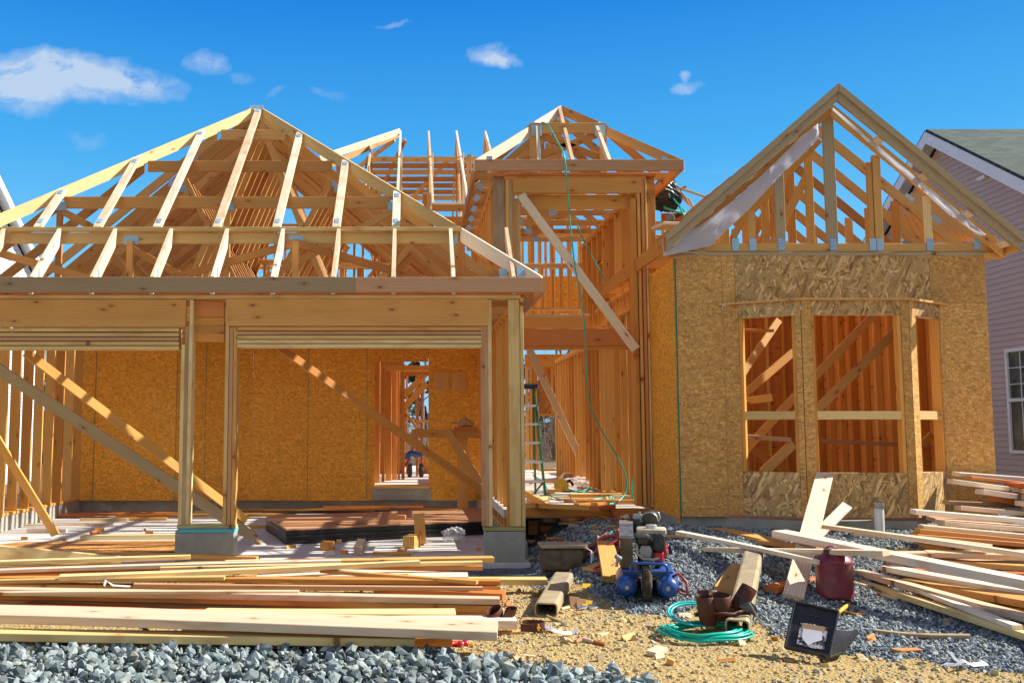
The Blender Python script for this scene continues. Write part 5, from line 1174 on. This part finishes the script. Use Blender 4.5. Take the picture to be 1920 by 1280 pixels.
MB().tube([L(.20, .10, .20), L(.24, .08, .23), L(.30, .05, .17), L(.30, .0, .08), L(.25, .0, .09), L(.22, .1, .15)], .012, 8).build('hose_end', Mt['redhose'], K, smooth=True)

# steel channels
def channel(p0, p1, w_, h, label, open_h=.7):
    p0, p1 = V(p0), V(p1); u_ = (p1-p0).normalized(); s_ = V((-u_.y, u_.x, 0)).normalized()*-1; n = s_.cross(u_); n = n if n.z > 0 else -n
    th = .010; a = w_/2; mb = MB()
    def pr_(pts): mb.poly([p0+s_*x+n*y for x, y in pts], p1-p0, u=s_)
    c_ = .022
    pr_([(-a+c_, h), (a-c_, h), (a-c_, h-th), (-a+c_, h-th)]); 
    for q in (-1, 1):
        pr_([(q*(a-c_), h), (q*(a-c_*.3), h-c_*.3), (q*a, h-c_), (q*(a-th), h-c_), (q*(a-c_*.5-th*.5), h-c_*.6-th*.4), (q*(a-c_), h-th)][::q])
        pr_([(q*a, h-c_), (q*a, c_), (q*(a-th), c_), (q*(a-th), h-c_)][::q])
        pr_([(q*a, c_), (q*(a-c_*.3), c_*.3), (q*(a-c_), 0), (q*(a-.06), 0), (q*(a-.06), th), (q*(a-c_), th), (q*(a-th), c_)][::q])
    return mb.build('steel_channel', Mt['channel'], label=label, category='steel channel', group='steel channels on the ground')
a = G(1024, 1157); b_ = G(1066, 1106)+V((0, .25, .015)); channel(a+upv(.004), b_, .165, .10, 'short dusty steel channel whose hollow end faces the street beside the left lumber pile')
a = G(1383, 1195); b_ = Pz(1415, 1045, .26); channel(a+upv(.012), b_, .15, .105, 'long dusty steel channel running up the gravel under the tool bag')

# tool bag on the long channel
def pouch(name, c, r, h, lean, m, parent, sx=1.25, rim=True):
    ax = V(lean).normalized(); mb = MB()
    prof = [(.0, 0), (r*.8, .0), (r*.95, h*.15), (r, h*.5), (r*.96, h), (r*.90, h+.004), (r*.86, h), (r*.88, h*.5), (r*.8, h*.12), (0, h*.1)]
    b = mb.lathe(c, prof, ax, 26, sx=sx).build(name, Mt[m], parent); smooth_by_angle(b, 50)
    return b
c = P(1366, 1146, -3.35)
TB = empty('tool_bag', c, 'brown leather tool pouches slumped over the long steel channel beside the green hose', 'tool bag')
for x, y, z, r, h, ln in [(-.15, -.05, -.08, .055, .17, (-.12, -.1, 1)), (-.055, -.03, -.05, .065, .165, (-.1, -.15, 1)), (.05, .0, .0, .058, .15, (.35, -.1, .8)), (-.09, .06, -.06, .06, .15, (-.1, .1, 1))]:
    pouch('pouch', c+V((x, y, z+.01)), r*(.9+.25*rnd.random()), h*(.95+.25*rnd.random()), (ln[0]*1.3, ln[1]*1.3, ln[2]), 'leather', TB, 1.2)
MB().tube([c+V((-.2, -.06, .0)), c+V((-.1, -.11, .01)), c+V((0, -.1, 0)), c+V((.1, -.06, .03)), c+V((.16, 0, .02))], .014, 8).build('belt', Mt['leather'], TB, smooth=True)
MB().poly([c+V((.06, -.07, .13)), c+V((.17, -.05, .04)), c+V((.175, -.05, -.03)), c+V((.10, -.08, .01)), c+V((.04, -.09, .05))][::-1], (0, .05, .01)).build('flap', Mt['black'], TB)
MB().beam(c+V((.10, -.1, .08)), c+V((.19, -.1, -.075)), .028, .008, (0, 1, 0)).build('clip', Mt['metal'], TB)
MB().tube([c+V((-.24, -.05, -.01)), c+V((-.17, -.04, -.01))], .014).build('hammer_handle', Mt['black'], TB)
# leather belt by the left pile
c = G(998, 1188); c.z += .012
BL = empty('leather_belt', c, 'brown leather belt with punched holes curled on the dirt right of the left pile', 'belt')
q = []; 
for k in range(22):
    an = -2.4+5.0*k/21; q.append(c+V((.075*math.cos(an)+.012, .055*math.sin(an)+.05, .03)))
vs, fs = [], []
for p in q: vs += [p-upv(.028), p+upv(.03)]
vs += [p+V((p.x-c.x, p.y-c.y, 0)).normalized()*.005 for p in vs]; N = len(q)*2
for i in range(len(q)-1):
    a = 2*i; fs += [(a, a+2, a+3, a+1), (a+N, a+1+N, a+3+N, a+2+N), (a+1, a+3, a+3+N, a+1+N), (a, a+N, a+2+N, a+2)]
mb = MB(); mb.add(vs, fs, vs, .5); mb.build('strap', Mt['leather'], BL)
MB().box(c+V((-.035, -.005, .03)), (.085, .012, .05)).build('keeper', Mt['leather'], BL)
MB().box(c+V((.04, .0, .03)), (.012, .012, .045)).tube([c+V((.03, -.01, .03)), c+V((.055, -.01, .03))], .004).build('buckle', Mt['yel'], BL)
c = Pz(940, 1160, .10); 
PC = empty('leather_pouch', c, 'open tan leather pouch resting on the end of the left lumber pile', 'pouch')
pouch('pouch_body', c+V((-.03, .05, -.0)), .045, .06, (-.3, -.4, 1), 'leather', PC, 1.5); pouch('side_pocket', c+V((.05, .05, 0)), .035, .07, (.35, -.3, 1), 'leather', PC, 1.1)
MB().poly([c+V((-.02, 0, 0)), c+V((.08, 0, 0)), c+V((.06, 0, .075)), c+V((.01, 0, .02))][::-1], (0, .02, 0)).build('flap', Mt['leather'], PC)
# red work glove
c = G(862, 1212); GL = MB()
for k, (x, y, z, r) in enumerate([(0, 0, .02, .028), (.03, .01, .022, .026), (-.03, .005, .018, .02)]): GL.lathe(c+V((x, y, z-.02)), [(0, 0), (r, .005), (r*1.1, .02), (r*.7, .035), (0, .04)], (.2, -.1, 1), 12)
for k in range(5):
    an = 2.6+.35*k; p = c+V((-.02, 0, .02)); GL.tube([p, p+V((math.cos(an)*.04, math.sin(an)*.04, .01)), p+V((math.cos(an)*.07, math.sin(an)*.075, -.008))], [.012, .011, .007], 8)
gl_ = GL.build('work_glove', Mt['redp'], smooth=True, label='crumpled red work glove on the dirt below the left lumber pile', category='glove')
MB().lathe(c+V((.055, .005, .004)), [(.02, 0), (.022, .03), (.016, .032)], (1, 0, .2), 12).build('cuff', Mt['yel'], gl_)

# open black case with a torn pale sticker
def Pd(px, py, D): return P(px, py, D-9.7)
BK = empty('tool_case', G(1515, 1225), 'open black plastic case with a torn pale sticker, tipped on the dirt', 'case')
q = [Pd(1472, 1213, 5.62), Pd(1555, 1231, 5.50), Pd(1572, 1147, 5.66), Pd(1491, 1129, 5.78)]
n = (q[1]-q[0]).cross(q[3]-q[0]).normalized(); n = n if n.y > 0 else -n
MB().poly(q[::-1], n*.022).build('lid', Mt['black'], BK)
for a_, b2 in ((0, 1), (1, 2), (2, 3), (3, 0)):
    MB().beam(q[a_]-n*.004, q[b2]-n*.004, .03, .012, n).build('lid_rim', Mt['black'], BK)
uu, vv = q[1]-q[0], q[3]-q[0]
def qq(s_, t_): return q[0]+uu*s_+vv*t_-n*.006
m, t, b = mat('torn_sticker'); tx = t.a('ShaderNodeTexCoord').outputs['Object']
nn_ = t.noise(tx, 26, 5, .65, 1.0); t.put(b.inputs['Base Color'], t.mix(t.step(nn_, .47, .52), (.03, .03, .035), (.55, .50, .53))); b.inputs['Roughness'].default_value = .5; Mt['stick'] = m
MB().poly([qq(.24, .12), qq(.55, .09), qq(.86, .12), qq(.86, .58), qq(.52, .60), qq(.23, .57)][::-1], -n*.002).build('sticker', Mt['stick'], BK)
MB().poly([qq(.31, .46), qq(.74, .48), qq(.78, .30), qq(.62, .22), qq(.50, .13), qq(.40, .20), qq(.33, .27)][::-1], -n*.004).build('sticker_scrap', Mt['white'], BK)
MB().poly([qq(.28, .46), qq(.80, .48), qq(.78, .58), qq(.28, .56)][::-1], -n*.004).build('sticker_band', Mt['card'], BK)
t1, t2, t3, t4 = Pd(1556, 1230, 5.52), Pd(1580, 1222, 5.62), Pd(1609, 1183, 5.85), Pd(1566, 1180, 5.85)
MB().poly([t1, t2, t3, t4][::-1], (.01, .012, -.012)).build('tray', Mt['black'], BK)
MB().poly([t1+upv(.004), t2+upv(.004), t2+V((.008, .01, .04)), t1+V((0, 0, .04))][::-1], (0, .01, 0)).poly([t2, t3, t3+upv(.01), t2+upv(.04)][::-1], (-.01, .006, 0)).build('tray_side', Mt['darkmetal'], BK)
for k in range(2): MB().box(qq(.45+.12*k, .78), (.025, .004, .004), -.1).build('hinge_mark', Mt['darkmetal'], BK)
h0, h1 = G(1568, 1152, .02), G(1592, 1132, .05)
HM = empty('hammer', h0, 'hammer with yellow handle and black head lying behind the black case', 'hammer')
MB().tube([h0, h0.lerp(h1, .5)+upv(.004), h1], [.017, .015, .012], 10).build('handle', Mt['yel'], HM, smooth=True)
MB().tube([h1+V((-.05, .01, .01)), h1+V((-.02, .01, .01)), h1+V((.03, 0, .01)), h1+V((.055, -.01, .01))], [.014, .013, .011, .018], 10).build('head', Mt['darkmetal'], HM)

# step ladder on the deck
LF = [Pz(1023, 935, .455), Pz(1004, 928, .455)]
W_ = V((-.46, 0, 0)); tp = V((LF[0].x-.20, LF[0].y+.50, P(1000, 727, LF[0].y+.5).z))
tp.x = P(1001, 727, tp.y).x
LD = empty('step_ladder', LF[0], 'green step ladder with a black top cap standing inside the entrance behind the garage corner', 'ladder')
ra = LF[1]+V((0, .55, 0)); ra = V((P(1004, 925, LF[0].y+1.0).x, LF[0].y+1.0, .455))
for s_, o_ in ((0, V((0, 0, 0))), (1, W_)):
    mb_ = MB().beam(LF[0]+o_, tp+o_*.7, .075, .028, (0, 1, .2)).build('front_rail', Mt['ladderg'], LD); MB().beam(ra+o_, tp+V((0, .06, -.03))+o_*.7, .05, .025, (0, 1, 0)).build('rear_rail', Mt['ladderg'], LD)
for k in range(5):
    f_ = (k+.9)/5.9; a_ = LF[0].lerp(tp, f_); MB().box(a_+W_*.5*(1-.3*f_)+V((0, 0, 0)), (.46*(1-.3*f_), .085, .028)).build('step', Mt['alu'], LD)
    if k: MB().tube([ra.lerp(tp, f_), ra.lerp(tp, f_)+W_*(1-.3*f_)], .012).build('rear_rung', Mt['alu'], LD)
    if k == 0:
        MB().tube([a_, LF[0].lerp(tp, .03)+W_*.35], .012).build('brace', Mt['ladderg'], LD)
MB().box(tp+W_*.35+upv(.02), (.42, .17, .07), bev=.02).build('top_cap', Mt['black'], LD)

# sawhorse in the garage
sh0 = P(880, 900, 4.0); SH = empty('sawhorse', (sh0.x, 4.0, 0), 'brown wooden sawhorse standing near the garage back wall', 'sawhorse')
MB().beam(P(772, 812, 4.0), P(912, 813, 4.0), .12, .04).build('top_beam', Mt['fir'], SH)
MB().beam(P(866, 805, 4.1), V((P(866, 805, 4.1).x+.02, 4.2, .003)), .16, .04, (1, 0, 0)).build('leg', Mt['fir'], SH)
MB().beam(P(838, 808, 3.9), P(900, 905, 3.4), .12, .04, (1, 0, 1)).build('leg', Mt['fir'], SH)
MB().beam(P(905, 815, 4.1), V((P(915, 815, 4.1).x, 4.3, .003)), .09, .04, (1, 0, 0)).build('leg', Mt['fir'], SH)
MB().beam(P(852, 803, 4.0), P(896, 803, 4.0), .05, .12, (0, 0, 1)).build('wood_block', Mt['red'], label='reddish block of wood on top of the sawhorse', cat='offcut')
MB().beam(P(846, 792, 4.0), P(862, 793, 4.0), .03, .03, (0, 0, 1)).tube([P(860, 797, 4.0), P(872, 790, 4.0), P(888, 797, 4.0)], [.05, .07, .04], 10).build('power_tool', Mt['card'], label='dusty hand tool lying on the sawhorse block', cat='tool')

# dark machine by the right footing
c = G(1060, 1078); GN = empty('generator', c, 'dark weathered generator with a pale dusty top beside the right footing', 'generator')
MB().box(c+V((-.0, .16, .13)), (.40, .24, .22), bev=.03).build('housing', Mt['belt'], GN)
MB().box(c+V((-.0, .16, .255)), (.43, .26, .035), bev=.012).build('top_cover', Mt['channel'], GN)
for x in (-.15, .15): MB().box(c+V((x, .14, .01)), (.05, .22, .03)).build('foot', Mt['rubber'], GN)
smooth_by_angle(MB().lathe(c+V((.19, .12, .13)), [(0, .02), (.07, .02), (.085, 0), (.085, -.03)], (1, -.2, 0), 20).build('end_cover', Mt['black'], GN))
MB().tube([c+V((.19, .02, .25)), c+V((.24, -.02, .22)), c+V((.235, -.03, .10)), c+V((.26, -.06, .01)), c+V((.34, -.08, .01))], .006, 7).build('cable', Mt['white'], GN, smooth=True)
MB().box(c+V((.25, .0, .17)), (.03, .02, .08)).build('plug', Mt['white'], GN)
# crushed yellow and grey debris
def lump(name, c, r, m, seed, label=None, cat=None, parent=None, flat=.6, k=1.0):
    rr = random.Random(seed); vs, fs = [], []; n1, n2 = 18, 28
    for i in range(n1+1):
        th = math.pi*i/n1
        for j in range(n2):
            ph = 2*math.pi*j/n2; d = V((math.sin(th)*math.cos(ph), math.sin(th)*math.sin(ph), math.cos(th)))
            q_ = 1+k*(.35*mnoise.noise(d*1.6+V((seed, 0, 0)))+.45*abs(mnoise.noise(d*4+V((seed, 5, 0)))))
            vs.append(V(c)+V((d.x*r*q_, d.y*r*.8*q_, max(-.9, d.z)*r*flat*q_+r*flat*.8)))
    for i in range(n1):
        for j in range(n2): fs.append((i*n2+j, i*n2+n2+j, i*n2+n2+(j+1) % n2, i*n2+(j+1) % n2))
    mb = MB(); mb.add(vs, fs, vs, rr.random()); return mb.build(name, Mt[m], parent, label=label, category=cat)
lump('plastic_bag', Pz(850, 1014, 0), .14, 'film', 3, 'crumpled whitish plastic bag on the slab before the dark sheet stack', 'plastic bag')
lump('plastic_film', Pz(200, 958, 0.0), .24, 'film', 8, 'clear plastic film heaped at the back left corner of the garage', 'plastic film', flat=.35)
lump('plastic_film', Pz(500, 955, 0.02), .2, 'film', 12, 'clear plastic film standing up against the garage back wall in the middle', 'plastic film', flat=.7)
lump('plastic_film', Pz(1085, 912, .46), .3, 'film', 15, 'clear plastic film spread on the foyer deck next to the yellow saw', 'plastic film', flat=.25)
lump('white_bag', Pz(1150, 920, .46), .14, 'white', 18, 'white plastic bag against the foyer stud wall', 'plastic bag', flat=.9)
c = G(1082, 1140); YD = empty('torn_packet', c, 'torn yellow and grey packet of nail strips lying by the short steel channel', 'packet')
for k, (x, y, m_, tl) in enumerate([(-.05, .0, 'card', .9), (.0, -.01, 'card', .7), (.05, 0, 'yel', .5), (.09, .03, 'metal', .4), (.0, -.08, 'metal', .15), (.08, -.07, 'metal', .1), (.04, -.05, 'yel', .2)]):
    p = c+V((x, y, .01)); MB().poly([p, p+V((.06, .012, 0)), p+V((.075, .03, .06*tl+.01)), p+V((.0, .04, .07*tl+.01))][::-1], (.002, .004, .002)).build('strip', Mt[m_], YD)
lump('stone', G(1005, 1118), .045, 'clod', 31, 'fist sized brown stone beside the short steel channel', 'stone', flat=.8, k=.8)
lump('stone', G(1512, 1240)+V((.6, .1, 0)), .03, 'clod', 32, 'small brown stone on the gravel right of the black case', 'stone', flat=.8, k=.8)
c = G(1062, 1068); MB().poly([c, c+V((.05, -.02, .0)), c+V((.09, .03, .04)), c+V((.05, .06, .04))][::-1], (0, 0, .02)).build('yellow_scrap', Mt['yel'], label='yellow plastic scrap in front of the dark generator', cat='scrap')
c = G(1092, 1106); MB().poly([c, c+V((.07, -.02, .0)), c+V((.09, .03, .03)), c+V((.01, .05, .03))][::-1], (0, 0, .02)).build('yellow_scrap', Mt['yel'], label='yellow plastic scrap beside the right edge of the short channel', cat='scrap')
# white strips and paper
def strip(pts, w_, label, m='white', name='plastic_strap', cat='strap'):
    vs, fs = [], []
    for i, p in enumerate(pts):
        d = (pts[min(i+1, len(pts)-1)]-pts[max(i-1, 0)]).normalized(); s_ = V((-d.y, d.x, .5)).normalized()
        vs += [p-s_*w_/2, p+s_*w_/2]
    N = len(vs); vs += [v+V((0, 0, .002)) for v in vs]
    for i in range(len(pts)-1):
        a = 2*i; fs += [(a, a+1, a+3, a+2), (a+N, a+2+N, a+3+N, a+1+N), (a, a+2, a+2+N, a+N), (a+1, a+1+N, a+3+N, a+3)]
    mb = MB(); mb.add(vs, fs, vs, .5); return mb.build(name, Mt[m], label=label, category=cat)
strip([G(1006, 1162, .02), G(1020, 1172, .03), G(1035, 1180, .04), G(1055, 1186, .03), G(1072, 1186, .02), G(1083, 1180, .04)], .028, 'white plastic strap curling on the dirt in front of the short steel channel')
strip([G(1770, 1244, .01), G(1790, 1246, .03), G(1806, 1238, .05), G(1822, 1246, .02), G(1850, 1243, .02)], .03, 'white plastic scrap lying at the lower right on the gravel edge', name='plastic_scrap', cat='scrap')
strip([G(1782, 1222, .05), G(1790, 1234, .03), G(1800, 1242, .03), G(1814, 1254, .01)], .016, 'thin white strip crossing the scrap at the lower right', name='plastic_scrap', cat='scrap')
strip([Pz(195, 1098, .18), Pz(199, 1087, .22), Pz(204, 1092, .19), Pz(212, 1097, .172), Pz(244, 1099, .17)], .02, 'small white scrap standing on the tan board of the left pile', name='plastic_scrap', cat='scrap')
strip([G(355, 1208, .05), G(362, 1200, .07), G(372, 1206, .06), G(395, 1207, .05)], .03, 'white torn strip on the stones below the left pile', name='plastic_scrap', cat='scrap')
# pipe stub
c = P(1649, 985, -.62); c.z = gz(c.x, c.y)
PV = empty('vent_pipe', c, 'white pipe stub with grey collar standing before the bay window', 'pipe')
tp2 = P(1647, 943, -.62)
smooth_by_angle(MB().lathe(c, [(.045, 0), (.045, (tp2.z-c.z)*.86)], n=22).build('pipe', Mt['pvc'], PV)); smooth_by_angle(MB().lathe(c+upv((tp2.z-c.z)*.84), [(.051, 0), (.051, .05), (.04, .052), (.04, .01)], n=22).build('collar', Mt['metal'], PV))
# deck clutter
c = Pz(1052, 922, .455); YS = empty('circular_saw', c, 'yellow circular saw lying on the foyer deck beside the ladder', 'saw')
smooth_by_angle(MB().lathe(c+V((0, .0, .09)), [(0, 0), (.10, 0), (.105, .02), (.10, .05), (0, .05)], (0, -1, .1), 24).build('guard', Mt['yel'], YS)); MB().box(c+V((.03, 0, .012)), (.30, .16, .01)).build('base_plate', Mt['darkmetal'], YS)
MB().tube([c+V((.05, .06, .12)), c+V((.14, .07, .16)), c+V((.19, .07, .09))], .022, 8).build('handle', Mt['black'], YS, smooth=True)
c = Pz(1085, 905, .455); CB = empty('cardboard_box', c, 'opened brown cardboard box on the foyer deck at the foot of the brace', 'box')
MB().box(c+V((0, .1, .08)), (.42, .02, .16)).build('side', Mt['card'], CB); MB().box(c+V((0, .35, .08)), (.42, .02, .16)).build('side', Mt['card'], CB)
MB().box(c+V((-.2, .22, .08)), (.02, .24, .158)).build('side', Mt['card'], CB); MB().box(c+V((.2, .22, .08)), (.02, .24, .158)).build('side', Mt['card'], CB)
MB().poly([c+V((-.21, .08, .16)), c+V((-.21, .32, .16)), c+V((-.30, .30, .06)), c+V((-.30, .06, .03))], (.006, 0, .004)).build('flap', Mt['pine'], CB)
def hose(pts, r, m, label, n=7, sub=8):
    q = []
    for i in range(len(pts)-1):
        p0, p1, p2, p3 = pts[max(i-1, 0)], pts[i], pts[i+1], pts[min(i+2, len(pts)-1)]
        for j in range(sub):
            t_ = j/sub; q.append(.5*((2*p1)+(p2-p0)*t_+(2*p0-5*p1+4*p2-p3)*t_*t_+(3*p1-p0-3*p2+p3)*t_**3))
    q.append(pts[-1]); return MB().tube(q, r, n).build('air_hose', Mt[m], smooth=True, label=label, cat='air hose')
hose([P(1016, 229, 1.3), P(1028, 236, 1.15), P(1045, 265, .75), P(1057, 290, .56), P(1062, 330, .56), P(1066, 380, .8), P(1070, 430, .85), P(1078, 500, .9), P(1088, 550, .9), P(1095, 600, .9), P(1098, 650, .9), P(1100, 700, .9), P(1106, 760, .95),
      P(1130, 810, 1.1), P(1160, 860, 1.2), P(1174, 895, 1.3), P(1172, 925, 1.3), P(1150, 948, 1.1)], .008, 'teal', 'long green air hose hanging from the tower roof down to the deck')
hose([P(1083, 424, 2.4), P(1100, 462, 2.6), P(1118, 496, 2.7), P(1138, 529, 2.8)], .009, 'teal', 'short green hose strung along the upper foyer wall behind the diagonal brace')
hose([Pz(1000, 890, .46), Pz(1020, 905, .47), Pz(1035, 930, .47), Pz(1080, 938, .47), Pz(1120, 935, .47), Pz(1150, 930, .48), Pz(1130, 945, .47), Pz(1175, 938, .47), Pz(1200, 930, .47)], .010, 'tealw', 'turquoise hose snaking across the foyer deck')
hose([Pz(1060, 915, .5), Pz(1090, 922, .48), Pz(1110, 912, .5), Pz(1070, 925, .48), Pz(1120, 928, .48), Pz(1150, 940, .48)], .010, 'teal', 'tangled green hose on the deck near the cardboard box')
hose([Pz(1186, 940, .46), P(1186, 905, 1.9), P(1196, 885, 1.9), P(1205, 900, 1.9), P(1205, 925, 1.9)], .010, 'tealw', 'turquoise hose loop beside the right entry post')
hose([P(1248, 345, 2.2), P(1262, 372, 1.8), P(1285, 400, 1.4), P(1262, 395, 1.4), P(1245, 388, 1.8), P(1268, 380, 1.8), P(1284, 405, 1.2), P(1300, 400, 1.2)], .011, 'teal', 'green hose tangled on the roof framing right of the tower')
hose([P(1138, 952, 1.0), P(1150, 968, .6), G(1140, 995, .02), G(1118, 1012, .02), G(1104, 1035, .03)], .006, 'redhose', 'thin red hose running from the deck edge down to the red coil')
lump('black_jacket', P(1249, 388, 1.9), .17, 'black', 21, 'black jacket hanging on the tower side above the gable eave', 'jacket', flat=1.1, k=.7)
c = P(1256, 410, 2.0); NG = empty('nail_gun', c, 'black and silver nail gun lying in the roof valley right of the tower', 'nail gun')
smooth_by_angle(MB().lathe(c, [(0, 0), (.05, 0), (.06, .03), (.04, .08)], (0, -1, 0), 16).build('magazine', Mt['metal'], NG)); MB().beam(c, c+V((.14, 0, .06)), .05, .04).build('handle', Mt['black'], NG)
# hand truck and red blue tools seen through the garage doorway
c = P(770, 905, 8.2); c.z = .45; HT = empty('hand_truck', c, 'red and blue pressure tool on wheels seen through the garage doorway', 'machine')
MB().tube([c+V((-.15, 0, .35)), c+V((0, 0, .45)), c+V((.2, 0, .42)), c+V((.3, 0, .5))], [.05, .06, .05, .03], 10).build('body', Mt['blue'], HT, smooth=True)
MB().tube([c+V((-.2, 0, .1)), c+V((-.05, 0, .3)), c+V((.1, 0, .75)), c+V((.15, 0, .85))], .025, 8).build('red_handle', Mt['redp'], HT, smooth=True)
for x in (-.02, .2): MB().lathe(c+V((x, -.05, .13)), [(.05, -.03), (.12, -.03), (.13, 0), (.12, .03), (.05, .03)], (1, .2, 0), 18).build('wheel', Mt['rubber'], HT, smooth=True)
c = P(1186, 905, 3.2); c.z = .45; DR = empty('stacked_tools', c, 'dark tool bag with rods leaning behind the right entry post', 'tool bag')
lump('bag', c, .14, 'black', 44, parent=DR, flat=.9); MB().tube([c+V((0, 0, .1)), c+V((.08, .1, .62))], .014).tube([c+V((.06, 0, .1)), c+V((.12, .1, .6))], .014).build('rods', Mt['redhose'], DR)
